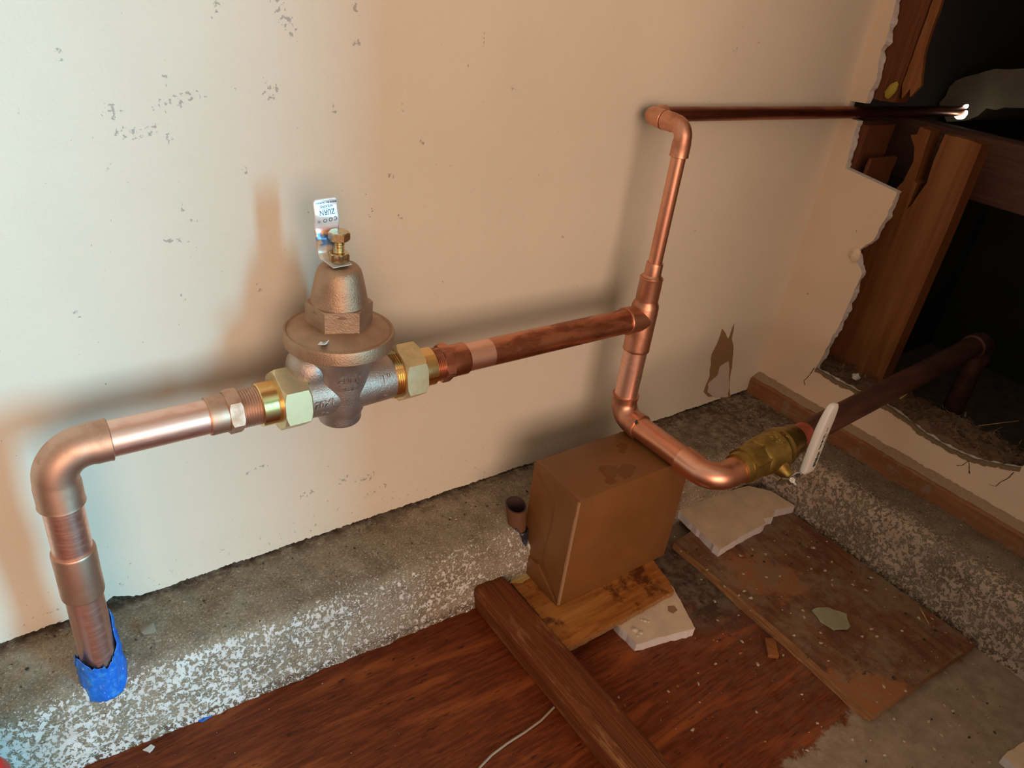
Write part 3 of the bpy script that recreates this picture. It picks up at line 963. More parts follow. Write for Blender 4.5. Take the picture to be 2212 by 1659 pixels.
# adjusting screw
obj('lock_nut', hexnut(A, UP, .4512, .4585, .0148, .0010, rot=.35), 'gold_zinc', rg, smooth=25)
obj('screw_shank', threads(A, UP, .448, .4705, .0045, .0013, .0006, 28), 'gold_zinc', rg)
obj('screw_head', hexnut(A, UP, .4690, .4762, .0152, .0012, rot=.55), 'gold_zinc', rg, smooth=25)
# foil tag: washer ring and bent tab
tg_base = V((PX, -D, .4495))


def tagpt(u, s):
    """u across (-.5...5), s along 0..1"""
    L = [(-.0100, .0008), (-.0035, .0012), (.0035, .0028), (.0070, .0075), (.0080, .0130), (.0078, .020), (.0088, .028), (.0082, .036), (.0090, .044), (.0098, .0510)]
    f = s * (len(L) - 1); i = min(int(f), len(L) - 2); q = f - i
    dy = L[i][0] * (1 - q) + L[i + 1][0] * q; z = L[i][1] * (1 - q) + L[i + 1][1] * q
    lean = -.0058 - z * .025 if z > .004 else -.0058 * z / .004
    w_ = .0205 if z > .02 else .0205 - .004 * max(0, (.02 - z) / .02)
    return V((PX + lean + u * w_, -D + dy + .0012 * math.sin(z * 300 + u * 2) * min(1, z * 90) * .6, .4495 + z + u * .0012))


bm = bmesh.new(); NA, NS = 14, 40
G = []
for s_ in range(NS + 1):
    row = []
    for u_ in range(NA + 1):
        u = u_ / NA - .5
        s = s_ / NS
        uu = u
        if s > .93:      # rounded top corners
            k = (s - .93) / .07
            uu = u * (1 - .22 * (1 - math.sqrt(max(0, 1 - k * k))))
        row.append(bm.verts.new(tagpt(uu, s)))
    G.append(row)
for i in range(NS):
    for j in range(NA):
        bm.faces.new((G[i][j], G[i][j + 1], G[i + 1][j + 1], G[i + 1][j]))
me_base = bpy.data.objects.new('name_tag_probe', None)
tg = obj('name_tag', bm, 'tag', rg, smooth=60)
bpy.data.objects.remove(me_base)
# the material of the tag reads local height: move the origin of the part to its own foot
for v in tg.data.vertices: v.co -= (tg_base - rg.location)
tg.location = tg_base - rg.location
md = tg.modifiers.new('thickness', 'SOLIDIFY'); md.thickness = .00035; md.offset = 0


def on_tag(txt, size, s, u0, name):
    b = text_mesh(txt, size, .0002, .00004)
    for v in b.verts:
        # printed upside down as seen from the front
        u = u0 - v.co.x / .0205; ss = s - v.co.y / .062
        p = tagpt(u, ss)
        v.co = V((p.x, p.y - .0004, p.z))
    o = obj(name, b, 'tag_ink', None, base=tg_base, smooth=0)
    o.location = (0, 0, 0); o.parent = tg
    return o


on_tag('MADE IN TAIWAN', .0021, .95, 0.02, 'lettering')
on_tag('WILKINS', .0028, .905, 0.02, 'lettering')
on_tag('ZURN', .0048, .842, 0.02, 'lettering')
for yy, ln in ((.875, 4.4), (.808, 4.4)):
    b = text_mesh('—', .0048, .0002)
    for v in b.verts:
        u = .02 - (v.co.x * 1.5) / .0205; p = tagpt(u, yy - v.co.y * .0 - (v.co.y) / .062 * .6 + .012 * (u * u * 4) * (1 if yy < .84 else -1)); v.co = V((p.x, p.y - .0004, p.z))
    o = obj('logo_bar', b, 'tag_ink', None, base=tg_base, smooth=0); o.location = (0, 0, 0); o.parent = tg
for uu, sym in ((.34, 'C'), (.14, 'O'), (-.08, 'O'), (-.32, '=')):
    on_tag(sym, .0042, .752 + uu * .03, uu, 'mark')
# union nuts, collars, threads
for side in (0, 1):
    if side == 0:
        obj('union_nut', hexnut((0, -D, ZP), (1, 0, 0), .1480, .1715, .0495, .0028, rot=math.radians(21), ref=(0, 0, 1)), 'nut', rg, smooth=25)
        bm = bmesh.new(); lathe(bm, (0, -D, ZP), (1, 0, 0), [(.1325, .015), (.1325, .0182), (.1332, .0190), (.150, .0190), (.150, .015)], 48)
        obj('union_collar', bm, 'brass', rg)
        obj('body_thread', threads((0, -D, ZP), (1, 0, 0), .165, .174, .0222), 'nut', rg)
    else:
        obj('body_thread', threads((0, -D, ZP), (1, 0, 0), .2540, .268, .0228), 'brass', rg)
        obj('union_nut', hexnut((0, -D, ZP), (1, 0, 0), .2620, .2845, .0495, .0028, rot=math.radians(21), ref=(0, 0, 1)), 'nut', rg, smooth=25)
        bm = bmesh.new(); lathe(bm, (0, -D, ZP), (1, 0, 0), [(.283, .015), (.283, .0190), (.2990, .0190), (.2997, .0182), (.2997, .015)], 48)
        obj('union_collar', bm, 'brass', rg)


# raised lettering wrapped round the body
def wrap_text(txt, size, x0, r0, ang, slope=0.0, axis='x', z0=None, name='lettering', depth=.0012, bold=.00012):
    b = text_mesh(txt, size, depth, bold)
    for v in b.verts:
        u, h, d_ = v.co
        h += u * slope
        if axis == 'x':      # barrel along x: h runs round the barrel
            a = ang + h / r0
            rr = r0 + d_
            v.co = V((x0 + u, -D - rr * math.cos(a), ZP + rr * math.sin(a)))
        else:                # bowl: u runs round the vertical axis, radius grows with height
            z = z0 + h
            rb = r0 + (z - z0) * .22
            a = ang + u / rb
            rr = rb + d_
            v.co = V((PX + rr * math.sin(a), -D - rr * math.cos(a), z))
    return obj(name, b, 'bronze_body', rg, smooth=0)


wrap_text('70XL', .0090, .1838, .0228, .02, .05, depth=.0016, bold=.00018)
wrap_text('1"', .0115, .2430, .0224, .42, depth=.0016, bold=.00018)
wrap_text('>', .008, .2455, .0220, -.15); wrap_text('–', .010, .2425, .0220, -.30)
wrap_text('<–', .007, .1845, .0222, -.50)
wrap_text('ZURN', .0078, 0, .0272, -.08, 0, 'z', .3525)
wrap_text('WILKINS', .0050, 0, .0260, -.10, 0, 'z', .3435)
wrap_text('———', .0062, 0, .0283, -.08, 0, 'z', .3575, 'logo_bar', .001, 0); wrap_text('———', .0062, 0, .0266, -.08, 0, 'z', .3478, 'logo_bar', .001, 0)
# paper scrap on the flange
bm = bmesh.new()
P = [(-.0045, 0), (-.001, -.0045), (.0025, -.002), (.0065, .002), (.0015, .001), (-.001, .002)]
vs = [bm.verts.new((PX - .0265 + q[0], -D - .0275 + q[1], .3937 + .0012 * (i % 2))) for i, q in enumerate(P)]
f = bm.faces.new(vs)
r = bmesh.ops.extrude_face_region(bm, geom=[f])
for g in r['geom']:
    if isinstance(g, bmesh.types.BMVert): g.co.z += .0003
tag(obj('paper_scrap', bm, 'white', smooth=0), 'tiny white paper scrap lying on the regulator flange', 'scrap')

# ================================================================== COPPER: TEE LINE
tl = thing('copper_tee_line', 'copper line from regulator to tee with thin upper branch and thick lower leg', 'pipe', (XT, -D, ZL - R1))
obj('thread', threads((0, -D, ZP), (1, 0, 0), .2975, .3110, .0165), 'copper_run', tl)
obj('hex_flange', hexnut((0, -D, ZP), (1, 0, 0), .3090, .3195, .0335, .0016, ref=(0, 0, 1), rot=.1), 'copper_run', tl)
obj('adapter_socket', sleeve((.3180, -D, ZP), (.3385, -D, ZP), R1 + .0017), 'copper_run', tl)
obj('clean_pipe_end', pipe((.33, -D, ZP), (.3685, -D, ZP), R1 + .00005), 'copper_clean_lit', tl)
obj('pipe', pipe((.3685, -D, ZP), (XT - .02, -D, ZP), R1), 'copper_run', tl)
bm = bmesh.new()
rt = R1 + .0016
lathe(bm, (XT, -D, 0), UP, [(.2890, R1), (.2890, rt - .0003), (.2898, rt + .0003), (.2925, rt), (.3460, rt), (.3495, rt - .0008), (.3530, R1 - .0012), (.3555, .0134), (.3800, .0132), (.3818, .0136), (.3824, .0130), (.3824, .010)], 52)
lathe(bm, (XT - .0300, -D, ZP), (1, 0, 0), [(0, R1), (0, rt - .0003), (.0008, rt + .0003), (.003, rt), (.028, rt)], 52)
obj('tee', bm, 'copper_fit', tl, smooth=45)
bm = bmesh.new()
lathe(bm, (XT, -D, 0), UP, [(.3800, .0118), (.3836, .0120), (.3842, .0112), (.3860, .0098), (.3990, .0096), (.4000, .0093), (.4000, .0080)], 44)
obj('reducer', bm, 'copper_fit', tl)
obj('thin_riser', pipe((XT, -D, .390), (XT, -D, .530), R2), 'copper', tl)
obj('elbow', elbow((XT, -D, ZU), (0, 0, -1), (0, 1, 0), R2 + .0012, .013, .0310, .0290), 'copper_fit', tl)
obj('elbow', elbow((XT, YU, ZU), (0, -1, 0), (1, 0, 0), R2 + .0012, .0125, .0245, .0235), 'copper_fit', tl)
obj('upper_pipe', pipe((XT + .015, YU, ZU), (1.300, YU, ZU - .004), R2), 'copper_up', tl)
obj('lower_riser', pipe((XT, -D, .212), (XT, -D, .295), R1), 'copper_clean_lit', tl)
bm = bmesh.new()    # smudge of solder on the lower riser
rows = []
for i in range(9):
    row = []
    for j in range(13):
        a = -1.62 + .8 * j / 12
        row.append(bm.verts.new((XT + (R1 + .00012) * math.cos(a), -D + (R1 + .00012) * math.sin(a), .2475 + .009 * i / 8 + .0015 * noise.noise(V((j * .4, i * .4, 2))))))
    rows.append(row)
for i in range(8):
    for j in range(12):
        bm.faces.new((rows[i][j], rows[i][j + 1], rows[i + 1][j + 1], rows[i + 1][j]))
obj('solder_smudge', bm, 'solder', tl)
obj('elbow', elbow((XT, -D, ZL), (0, 0, 1), (0, -1, 0), R1 + .0014, .022, .0300, .0350), 'copper_fit', tl)
obj('lower_leg', pipe((XT, -D - .03, ZL), (XT, YV + .03, ZL), R1), 'copper', tl)
obj('elbow', elbow((XT, YV, ZL), (0, 1, 0), (1, 0.01, .04), R1 + .0014, .024, .0480, .0440), 'copper', tl)
bm = bmesh.new(); bmesh.ops.create_icosphere(bm, subdivisions=2, radius=1)
for v in bm.verts: v.co = V((XT - .0105 + v.co.x * .002, -D - .0352 + v.co.y * .0012, ZL + .0115 + v.co.z * .0038))
obj('scorch_mark', bm, 'black', tl)

# ================================================================== BALL VALVE
U = V((.555, .005, .047)).normalized()
C0 = V((XT, YV, ZL)) + U * .040       # where the brass begins
bv = thing('ball_valve', 'dull brass ball valve with a white lever handle', 'valve', C0 + U * .05 + V((0, 0, -.03)))
bm = bmesh.new()
lathe(bm, C0, U, [(0, .0158), (0, .0182), (.001, .0186), (.026, .0190)], 48)
lathe(bm, C0, U, [(.030, .0190), (.034, .0225), (.044, .0240), (.066, .0240), (.0675, .0248), (.0690, .0248), (.0705, .0240), (.0755, .0240), (.077, .0247), (.0785, .0247), (.080, .0238), (.088, .0220), (.092, .0196), (.106, .0192), (.107, .0185), (.107, .0150)], 56)
vb = obj('body', bm, 'brass_dull', bv)
bm = bmesh.new()   # octagonal wrench flats
lathe(bm, C0, U, [(.010, .0185), (.0105, .0225), (.036, .0232), (.040, .0222)], 8, 0, True, .25)
obj('wrench_flats', bm, 'brass_dull', bv, smooth=20)
rm = random.Random(5)
top = V((0, 0, 1)) - U * U.z; top.normalize(); sd = U.cross(top).normalized()
for row_, a0 in ((0, .0545), (1, .061), (2, .0732)):     # worn cast ridges on the top
    b = bmesh.new()
    for k in range(5 if row_ < 2 else 3):
        an = -.05 + .19 * k
        for (du, da) in ((rm.uniform(-.0016, .0006), 0), (rm.uniform(-.0004, .0014), .04)):
            q = C0 + U * (a0 + du) + (top * math.cos(an + da) + sd * math.sin(an + da)) * .0241
            ax = (U * rm.uniform(-1, 1) + (sd * math.cos(an) - top * math.sin(an)) * rm.uniform(-1, 1)).normalized()
            lathe(b, q - ax * .0013, ax, [(0, .0002), (.0004, .0005), (.0022, .0005), (.0026, .0002)], 6)
    obj('cast_mark', b, 'brass_dull', bv)
S = V((0.10, -.86, -.42)).normalized()
NC = C0 + U * .058
bm = bmesh.new()
lathe(bm, NC, S, [(.016, .012), (.026, .0105), (.030, .0082), (.036, .0080), (.0365, .006)], 36)
obj('stem_neck', bm, 'brass_dull', bv)
# steel lever plate: hub wraps the stem, arm steps to the handle
hub = NC + S * .0375
bm = bmesh.new()
hx = V((1, 0, 0)) - S * S.x; hx.normalize(); hy = S.cross(hx).normalized()
if hy.z < 0: hy = -hy


def plate(bm, pts, w, th, nrm):
    """bent flat bar along pts, width direction w, thickness along the local normal"""
    prev = None; secs = []
    for i, p in enumerate(pts):
        t_ = (pts[min(i + 1, len(pts) - 1)] - pts[max(i - 1, 0)]).normalized()
        n_ = t_.cross(w).normalized()
        wd = w.normalized() * (nrm[i] if isinstance(nrm, list) else nrm)
        secs.append([p + wd + n_ * th, p - wd + n_ * th, p - wd - n_ * th, p + wd - n_ * th])
    rings(bm, secs, 4)


HP = V((.7135, -.262, .191))           # foot of the handle
pts = [hub - hx * .018 - S * .004, hub - hx * .012 + S * .0005, hub - hx * .004, hub + hx * .006, hub + hx * .014 + S * .002, HP + V((-.012, .002, -.004)), HP + V((-.003, .0, -.001)), HP + V((0, 0, .004)), HP + V((0, 0, .075))]
plate(bm, pts, hy.lerp(V((0, -.0, 1)), 0.0), .0009, [.0055, .0068, .0075, .0072, .006, .0055, .0050, .0045, .0045])
lv = obj('lever', bm, 'steel', bv, smooth=30)
obj('stem_nut', hexnut(NC, S, .0385, .0445, .0105, .0008, rot=.3), 'steel', bv, smooth=25)
bm = bmesh.new(); lathe(bm, NC, S, [(.040, .0030), (.0480, .0030), (.0490, .0022)], 20)
obj('stem_end', bm, 'steel', bv)
# white vinyl sleeve
bm = bmesh.new(); rs = []
for (z, wx, wy) in ((.001, .0070, .0030), (.002, .0090, .0040), (.006, .0093, .0042), (.030, .0093, .0042), (.062, .0092, .0042), (.074, .0088, .0041), (.084, .0079, .0038), (.091, .0066, .0034), (.0945, .0047, .0026), (.0955, .002, .001)):
    ring = []
    for j in range(28):
        a = 2 * math.pi * j / 28
        cx = abs(math.cos(a)) ** .45 * (1 if math.cos(a) > 0 else -1); sy = abs(math.sin(a)) ** .45 * (1 if math.sin(a) > 0 else -1)
        ring.append(HP + V((cx * wx * 1.15 + (.004 * max(0, z - .06) / .035), sy * wy * 1.2, z)))
    rs.append(ring)
rings(bm, rs, 28)
hd = obj('handle_sleeve', bm, 'white_vinyl', bv, smooth=60)
rm = random.Random(9)
for (z0, z1, h0, h1, nn) in ((.010, .032, -.0035, .0035, 26), (.036, .058, -.0005, .0045, 16), (.040, .056, -.0045, -.0025, 8), (.061, .066, .000, .003, 4)):   # worn print, not readable
    b = bmesh.new()
    for k in range(nn):
        zz = z0 + (z1 - z0) * (k + .5) / nn; w_ = (z1 - z0) / nn * rm.uniform(.25, .48)
        a_ = h0 + (h1 - h0) * rm.uniform(0, .35); c_ = h0 + (h1 - h0) * rm.uniform(.6, 1)
        box(b, (HP.x + .002 - c_, HP.y - .00515, HP.z + zz - w_), (HP.x + .002 - a_, HP.y - .0049, HP.z + zz + w_))
    obj('print', b, 'ink', hd, smooth=0)

# ================================================================== OLD SUPPLY PIPE
E0 = C0 + U * .100; E1 = C0 + U * .128; EF = V((1.185, -.2215, .2445))
sp_ = thing('supply_pipe', 'tarnished brown supply pipe running from the ball valve into the wall hole', 'pipe', E0 + V((0, 0, -.017)))
obj('heat_reddened_end', pipe(E0, E1 + U * .006, .0150), 'copper_red', sp_)
DF = (EF - E1).normalized()
obj('pipe', pipe(E1, EF, .0156), 'copper_old', sp_)
obj('elbow', elbow(EF + DF * .026, -DF, (0.05, 0, -1), .0175, .024, .040, .034), 'copper_old', sp_)
q = EF + DF * .026
obj('down_pipe', pipe(q + V((0, 0, -.03)), q + V((.004, 0, -.20)), .0156), 'copper_old', sp_)

# ================================================================== THINGS ON THE FLOOR
# kraft-wrapped box under the lower leg
kb = thing('kraft_box', 'brown kraft-paper wrapped box wedged under the copper elbow', 'box', (.53, -.127, .0212))
X0, X1, Y0, Y1, Z0, Z1 = .441, .620, -.168, -.086, .0212, .1812
bm = bmesh.new(); box(bm, (X0, Y0, Z0), (X1, Y1, Z1), 0, .0012)
for v in bm.verts:
    v.co.x += .0008 * noise.noise(v.co * 30)
obj('body', bm, 'kraft', kb, smooth=40)


def flap(pts, off, name):
    P = [V(p) for p in pts]
    b = slab(P, lambda p: V((X0 - off, p[0], p[1])), lambda p: V((X0 + .0005, p[0], p[1])))
    return obj(name, b, 'kraft', kb, smooth=0)


flap([(Y1 - .001, Z1 - .002), (Y1 - .001, .026), (-.1290, .0650), (-.1340, .125), (-.1325, .1560)], .0012, 'rear_flap')
flap([(Y0 + .001, Z1 - .002), (-.1325, .1560), (-.1340, .125), (-.1290, .0650), (Y0 + .001, .026)], .0024, 'front_flap')
flap([(Y1 - .0015, Z1 - .001), (Y0 + .0015, Z1 - .001), (Y0 + .001, .158), (-.1325, .1560)], .0036, 'top_flap')
flap([(Y1 - .0015, Z0 + .001), (Y1 - .003, .050), (-.122, .050), (Y0 + .001, Z0 + .0005)], .0032, 'bottom_flap')
bm = bmesh.new(); rs = []      # scuffed crease down the front corner
for i in range(60):
    z = Z0 + .002 + (Z1 - Z0 - .004) * i / 59
    k = .0007 * max(0, .12 + noise.noise(V((z * 60, 0, 3))) + .5 * noise.noise(V((z * 300, 0, 3))))
    rs.append([V((X0 - .0026, Y0 + .0018 + k * 1.5, z)), V((X0 - .0018 - k * .2, Y0 - .0002 - k * .2, z)), V((X0 + .0004 + k, Y0 - .0003, z)), V((X0 + .001, Y0 + .001, z))])
rings(bm, rs, 4)
obj('worn_crease', bm, 'kraft_edge', kb)

# plywood scrap below it
P = [V(p) for p in [(.413, -.109), (.4115, -.165), (.409, -.222), (.500, -.2215), (.586, -.220), (.591, -.205), (.598, -.178), (.606, -.13), (.606, -.10), (.52, -.097)]]
P = jag(P, .007, .0011, True, 21)
bm = flat_slab(P, .0133, .0208, (0, 0, 1))
sc = tag(obj('plywood_scrap', bm, ['scrap', 'ply_edge'], smooth=0), 'stained orange plywood scrap lying under the kraft box', 'plywood')
P = jag([V((.412, -.108)), V((.433, -.098)), V((.447, -.104)), V((.440, -.112)), V((.424, -.116))], .004, .0012, True, 5)
bm = flat_slab(P, .0185, .0216)
obj('split_corner', bm, 'split', sc, smooth=0)


def drywall(name, label, pts, z0, z1, tilt=None, seed=0, holes=None, amp=.0012):
    P = jag([V(p) for p in pts], .005, amp, True, seed)
    t_ = thing(name, label, 'drywall', (sum(p.x for p in P) / len(P), sum(p.y for p in P) / len(P), z0))
    f = tilt or (lambda p: 0)
    bm = slab(P, lambda p: V((p[0], p[1], z1 - .0008 + f(p))), lambda p: V((p[0], p[1], z0 + f(p))))
    obj('gypsum_core', bm, 'board_core', t_, smooth=0)
    c = V((sum(p.x for p in P) / len(P), sum(p.y for p in P) / len(P)))
    Q = jag([c + (V(p) - c) * 1.0 for p in pts], .004, amp * .7, True, seed + 1)
    bm = slab(Q, lambda p: V((p[0], p[1], z1 + f(p))), lambda p: V((p[0], p[1], z1 - .0009 + f(p))))
    obj('paper_face', bm, 'board_face', t_, smooth=0)
    return t_


dw = drywall('drywall_chunk', 'beige drywall chunk sticking out from under the plywood scrap', [(.491, -.214), (.491, -.253), (.530, -.2615), (.570, -.2715), (.596, -.210), (.60, -.165), (.50, -.17)], .0, .0130, None, 31)
for k, (x, y, s) in enumerate(((.503, -.236, .0038), (.507, -.243, .0026), (.5, -.2445, .0018), (.524, -.232, .0022), (.527, -.235, .0016), (.521, -.229, .0015))):
    bm = bmesh.new(); bmesh.ops.create_icosphere(bm, subdivisions=3, radius=1)
    for v in bm.verts:
        v.co *= 1 + .25 * noise.noise(v.co * 2 + V((k, 0, 0)))
        v.co = V((x + v.co.x * s, y + v.co.y * s, .0130 + v.co.z * s * .55))
    obj('glue_blob', bm, 'glue', dw)
bm = bmesh.new()
P = jag([V((.560, -.236)), V((.566, -.230)), V((.573, -.233)), V((.572, -.240)), V((.563, -.242))], .003, .0008, True, 2)
obj('stain', flat_slab(P, .0125, .0133), 'paper', dw, smooth=0)
drywall('drywall_chunk', 'larger beige drywall piece lying below the ball valve', [(.705, -.105), (.693, -.200), (.745, -.197), (.797, -.196), (.803, -.188), (.820, -.192), (.835, -.184), (.872, -.192), (.868, -.150), (.845, -.125), (.80, -.118)],
        .0122, .0255, None, 37)
bm = bmesh.new(); P = jag([V((.735, -.560)), V((.79, -.568)), V((.86, -.60)), V((.80, -.66)), V((.73, -.62))], .005, .0012, True, 3)
tag(obj('plaster_piece', flat_slab(P, 0.0005, .012, (0, 0, 1)), ['board_face', 'board_core'], smooth=0), 'beige plaster piece at the bottom right edge of the picture', 'drywall')

# big grimy plywood panel
P = [V(p) for p in [(.660, -.150), (.662, -.25), (.660, -.35), (.654, -.457), (.76, -.4625), (.868, -.469), (.869, -.36), (.871, -.25), (.872, -.165), (.76, -.14)]]
P = jag(P, .009, .0009, True, 41)
bm = flat_slab(P, .0008, .0119, (0, 0, 1))
pn = tag(obj('plywood_sheet', bm, ['panel', 'ply_edge'], smooth=0), 'large grimy plywood panel lying against the right curb', 'plywood')
P = jag([V((.662, -.19)), V((.6575, -.25)), V((.656, -.36)), V((.6505, -.452)), V((.6585, -.455)), V((.665, -.36)), V((.666, -.2))], .008, .0010, True, 43)
obj('lower_ply', flat_slab(P, .0006, .0055), 'ply_edge', pn, smooth=0)
# flake on it
P = jag([V((.725, -.328)), V((.735, -.329)), V((.752, -.335)), V((.762, -.354)), V((.748, -.369)), V((.737, -.371)), V((.722, -.362)), V((.719, -.345))], .005, .0009, True, 47)
fl_ = lambda p: .0028 + .0016 * math.sin((p[0] - .72) * 130) + .0009 * noise.noise(V((p[0] * 200, p[1] * 200, 0)))
tag(obj('plastic_flake', flat_slab(P, .0120, .0128, (0, 0, 0), lambda p: fl_(p) - .002), 'glass', smooth=0), 'curved grey-green flake lying on the grimy plywood panel', 'flake')
# wood chip, splinters, flakes
bm = bmesh.new(); box(bm, (.632, -.348, .0004), (.645, -.322, .006), 0, .0008)
bmesh.ops.rotate(bm, verts=bm.verts[:], cent=(.6385, -.335, 0), matrix=Matrix.Rotation(-.75, 3, 'Z'))
tag(obj('wood_chip', bm, 'chip_wood'), 'reddish-brown wood chip beside the edge of the grimy panel', 'wood chip')
P = jag([V((.334, -.0975)), V((.345, -.0965)), V((.340, -.1035)), V((.335, -.104))], .003, .0006, True, 3)
tag(obj('paint_flake', flat_slab(P, .0006, .0024), 'white', smooth=0), 'white paint flake at the foot of the curb by the board', 'flake')
P = jag([V((.046, -.0915)), V((.058, -.0908)), V((.062, -.0945)), V((.050, -.0965))], .003, .0006, True, 3)
tag(obj('blue_chip', flat_slab(P, .0004, .0016), 'blue', smooth=0), 'small blue plastic chip at the foot of the painted curb', 'flake')
P = jag([V((-.004, -.0985)), V((.004, -.0965)), V((.006, -.1005)), V((.001, -.104))], .003, .001, True, 8)
tag(obj('paint_flake', flat_slab(P, .0004, .0016), 'white', smooth=0), 'small pale flake on the red floor nearest the riser', 'flake')
bm = bmesh.new(); lathe(bm, (.845, -.420, .0128), (.62, .78, 0), [(0, .0005), (.014, .0008), (.028, .0004)], 6)
tag(obj('splinter', bm, 'split'), 'pale straw splinter on the right of the grimy panel', 'splinter')
bm = bmesh.new(); bmesh.ops.create_icosphere(bm, subdivisions=2, radius=1)
for v in bm.verts:
    v.co *= 1 + .35 * noise.noise(v.co * 1.6); v.co = V((.025 + v.co.x * .008, -.045 + v.co.y * .007, ZC + .003 + v.co.z * .005))
tag(obj('pebble', bm, 'mortar', smooth=30), 'tan pebble on the curb behind the copper riser', 'pebble')

# weathered board butting the curb
bm = bmesh.new(); wl = bm.verts.layers.float.new('wear')
W0, W1, H = .3585, .4020, .0385
sec = []
rc = .007
for (cx, cz, a0) in ((W1 - rc, rc * .4, -90), (W1 - rc, H - rc, 0), (W0 + rc, H - rc, 90), (W0 + rc, rc * .4, 180)):
    rr = rc if cz > .01 else rc * .4
    for i in range(6):
        a = math.radians(a0 + 90 * i / 5)
        sec.append((cx + rr * math.cos(a), cz + rr * math.sin(a), 1.0 if cz > .01 else .2))
sec2 = []
for i, s_ in enumerate(sec):
    sec2.append(s_)
    nx = sec[(i + 1) % len(sec)]
    dd = math.hypot(nx[0] - s_[0], nx[1] - s_[1])
    if dd > .01:
        for k in range(1, 6): sec2.append((s_[0] + (nx[0] - s_[0]) * k / 6, s_[1] + (nx[1] - s_[1]) * k / 6, .8 if k in (1, 5) else .1))
rows = []
NB = 70
for i in range(NB):
    y = -.0945 - .46 * i / (NB - 1)
    end = .006 * max(0, 1 - i / 2.5)
    row = []
    for (x, z, wv) in sec2:
        cx, cz = (W0 + W1) / 2, H / 2
        sh = 1 - end / .03
        n_ = .0007 * noise.noise(V((x * 60, y * 9, z * 60)))
        v = bm.verts.new((cx + (x - cx) * sh + n_ + .012 * (y + .0945) * .0, y - (.012 * (z / H - .2) if i == 0 else 0), max(0.0003, cz + (z - cz) * sh + n_)))
        v[wl] = wv if i > 2 else wv * .3
        row.append(v)
    rows.append(row)
ns = len(sec2)
for i in range(NB - 1):
    for k in range(ns):
        bm.faces.new((rows[i][k], rows[i][(k + 1) % ns], rows[i + 1][(k + 1) % ns], rows[i + 1][k]))
bm.faces.new(rows[0]); bm.faces.new(rows[-1])
tag(obj('wood_board', bm, 'board', smooth=50), 'weathered reddish-brown wooden batten butting against the curb', 'board')

# grey wire on the floor
pts = [V((.362, -.263, .0016)), V((.340, -.2685, .0016)), V((.318, -.2705, .0016)), V((.296, -.2712, .0016)), V((.275, -.2735, .0016)), V((.258, -.278, .0016)), V((.235, -.290, .0016)), V((.20, -.32, .0016)), V((.16, -.37, .0016))]
bm = bmesh.new(); rs = []
for i, p in enumerate(pts):
    tt = (pts[min(i + 1, len(pts) - 1)] - pts[max(i - 1, 0)]).normalized(); n_ = V((-tt.y, tt.x, 0))
    rs.append([p + (n_ * math.cos(a) + V((0, 0, 1)) * math.sin(a)) * .0012 for a in [2 * math.pi * j / 10 for j in range(10)]])
rings(bm, rs, 10)
tag(obj('floor_wire', bm, 'wire'), 'thin grey wire lying on the red floor beside the batten', 'wire')

# stub pipe coming out of the curb edge
sb = thing('stub_pipe', 'short rusty pipe stub sticking up at the curb edge beside the box', 'pipe', (.426, -.088, .06))
bm = bmesh.new(); rs = []
for (z, r, k) in ((.055, .0090, 0), (.09, .0108, 0), (.110, .0122, 0), (.1205, .0128, 1), (.1210, .0112, 1), (.108, .0105, 0), (.070, .0075, 0)):
    cx = .424 + (.118 - z) * .12; cy = -.084 - (.118 - z) * .10
    rs.append([V((cx + r * math.cos(a), cy + r * math.sin(a), z + (.003 * math.sin(a) if k else 0))) for a in [2 * math.pi * j / 36 for j in range(36)]])
bm2 = bm
rings(bm, rs[:4], 36, 0, False)
vs = rings(bm, rs[3:], 36, 1, False)
bm.faces.new(vs[-1]).material_index = 1
obj('pipe', bm, ['rust', 'rust_in'], sb, smooth=50)
bm = bmesh.new(); rs = []
for i in range(8):
    ring = []
    for j in range(30):
        a = 2 * math.pi * j / 30
        top = .088 + .010 * noise.noise(V((math.cos(a) * 2, math.sin(a) * 2, 5))) + .010 * max(0, math.cos(a - 3.0)) ** 4
        z = .060 + (top - .060) * i / 7
        r = .0122 + .0022 * noise.noise(V((math.cos(a) * 3, math.sin(a) * 3, z * 80)))
        ring.append(V((.428 + (.1 - z) * .12 + r * math.cos(a), -.0875 + r * math.sin(a), z)))
    rs.append(ring)
rings(bm, rs, 30, 0, False)
o = obj('tape_wrap', bm, 'blue_dark', sb, smooth=60)
md = o.modifiers.new('thickness', 'SOLIDIFY'); md.thickness = .0005

# red and white bottle cut by the left edge
bt = thing('plastic_bottle', 'red and white plastic bottle cut off at the lower left corner', 'bottle', (-.1135, -.145, 0))
bm = bmesh.new(); lathe(bm, (-.1135, -.145, 0), UP, [(.0004, .018), (.002, .0215), (.09, .0215), (.096, .0205)], 40)
obj('body', bm, 'white', bt)
bm = bmesh.new(); lathe(bm, (-.1135, -.145, 0), UP, [(.096, .0195), (.0965, .0205), (.110, .0200), (.119, .0165), (.122, .009), (.123, .002)], 40)
obj('cap', bm, 'red', bt)

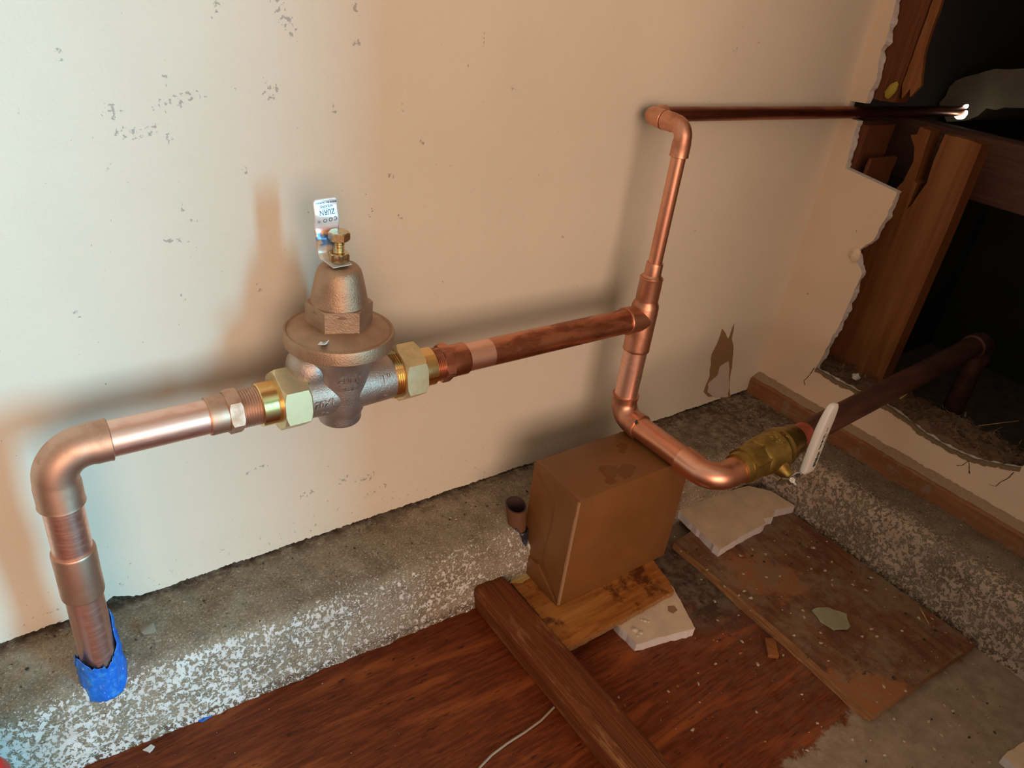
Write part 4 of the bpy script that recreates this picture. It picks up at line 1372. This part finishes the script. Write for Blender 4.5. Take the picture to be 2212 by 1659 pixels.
# ------------------------------------------------------------------ loose grit (uncountable)
def grit(name, label, mats, n, place, smin, smax, seed):
    r = random.Random(seed); bm = bmesh.new()
    for ii in range(n):
        q = place(r)
        if q is None: continue
        pick = r.choices(range(len(mats)), weights=[6, 3, 1.6][:len(mats)])[0]
        p = V(q); s = smin + (smax - smin) * r.random() ** 3.6
        pts = [V((math.cos(a) * s * r.uniform(.5, 1), math.sin(a) * s * r.uniform(.4, 1), r.uniform(-.1, .25) * s)) for a in [2 * math.pi * j / 5 + r.uniform(-.3, .3) for j in range(5)]]
        rz = Matrix.Rotation(r.uniform(0, 6.28), 3, 'Z')
        bot = [bm.verts.new(p + rz @ V((q_.x, q_.y * .7, 0))) for q_ in pts]
        top = bm.verts.new(p + V((0, 0, s * r.uniform(.25, .6))))
        for j in range(5):
            bm.faces.new((bot[j], bot[(j + 1) % 5], top)).material_index = pick
    return tag(obj(name, bm, mats, base=(0, 0, 0), smooth=0), label, 'debris', kind='stuff')


def on_floor(r):
    x = r.uniform(.40, .88); y = r.uniform(-.66, -.12)
    if r.random() > .25 + max(0, (x - .45) * 1.7): return None
    z = .0004
    if .655 < x < .868 and y > -.466: z = .0119
    if x > .69 and y > -.205 and z > .005: return None
    if x < .61 and y > -.275: return None
    return (x, y, z)


grit('floor_grit', 'pale plaster, dark and brown crumbs scattered over the floor and sheet', ['chip', 'soil_gap_shade', 'chip_wood'], 2200, on_floor, .0003, .0046, 11)


def on_curb(r):
    if r.random() < .6:
        x = r.uniform(-.12, .95); y = -r.uniform(.004, .07)
    else:
        x = XC - r.uniform(.025, .09); y = -r.uniform(.03, .5)
    return (x, y, ZC + .0008)


grit('curb_grit', 'dark and tan grit lying on the concrete curb', ['mortar', 'soil_gap_shade', 'chip'], 1600, on_curb, .0005, .0028, 13)


def left_floor(r):
    x = r.uniform(-.1, .36); y = r.uniform(-.42, -.10)
    return (x, y, .0004)


grit('red_floor_specks', 'white specks scattered on the red floor', ['white'], 60, left_floor, .0003, .0014, 17)

# glowing crescents standing for daylight in the ragged hole where the upper pipe leaves the outer masonry
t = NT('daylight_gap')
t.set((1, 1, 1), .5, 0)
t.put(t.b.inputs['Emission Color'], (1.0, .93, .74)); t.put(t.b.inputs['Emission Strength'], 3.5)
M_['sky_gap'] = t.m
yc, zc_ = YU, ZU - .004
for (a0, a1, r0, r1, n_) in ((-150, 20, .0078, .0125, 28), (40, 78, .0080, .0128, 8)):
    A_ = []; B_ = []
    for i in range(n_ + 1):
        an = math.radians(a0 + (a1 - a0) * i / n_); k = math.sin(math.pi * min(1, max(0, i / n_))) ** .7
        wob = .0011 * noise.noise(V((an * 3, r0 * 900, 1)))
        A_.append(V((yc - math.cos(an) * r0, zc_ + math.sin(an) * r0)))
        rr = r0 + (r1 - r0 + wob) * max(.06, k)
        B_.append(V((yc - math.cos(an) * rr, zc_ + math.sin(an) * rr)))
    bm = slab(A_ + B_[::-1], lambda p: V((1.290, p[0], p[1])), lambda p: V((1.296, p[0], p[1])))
    tag(obj('gap_glow_1' if a0 < 0 else 'gap_glow_2', bm, 'sky_gap', smooth=0), 'glowing crescent standing for the daylight gap round the far pipe end', kind='structure')
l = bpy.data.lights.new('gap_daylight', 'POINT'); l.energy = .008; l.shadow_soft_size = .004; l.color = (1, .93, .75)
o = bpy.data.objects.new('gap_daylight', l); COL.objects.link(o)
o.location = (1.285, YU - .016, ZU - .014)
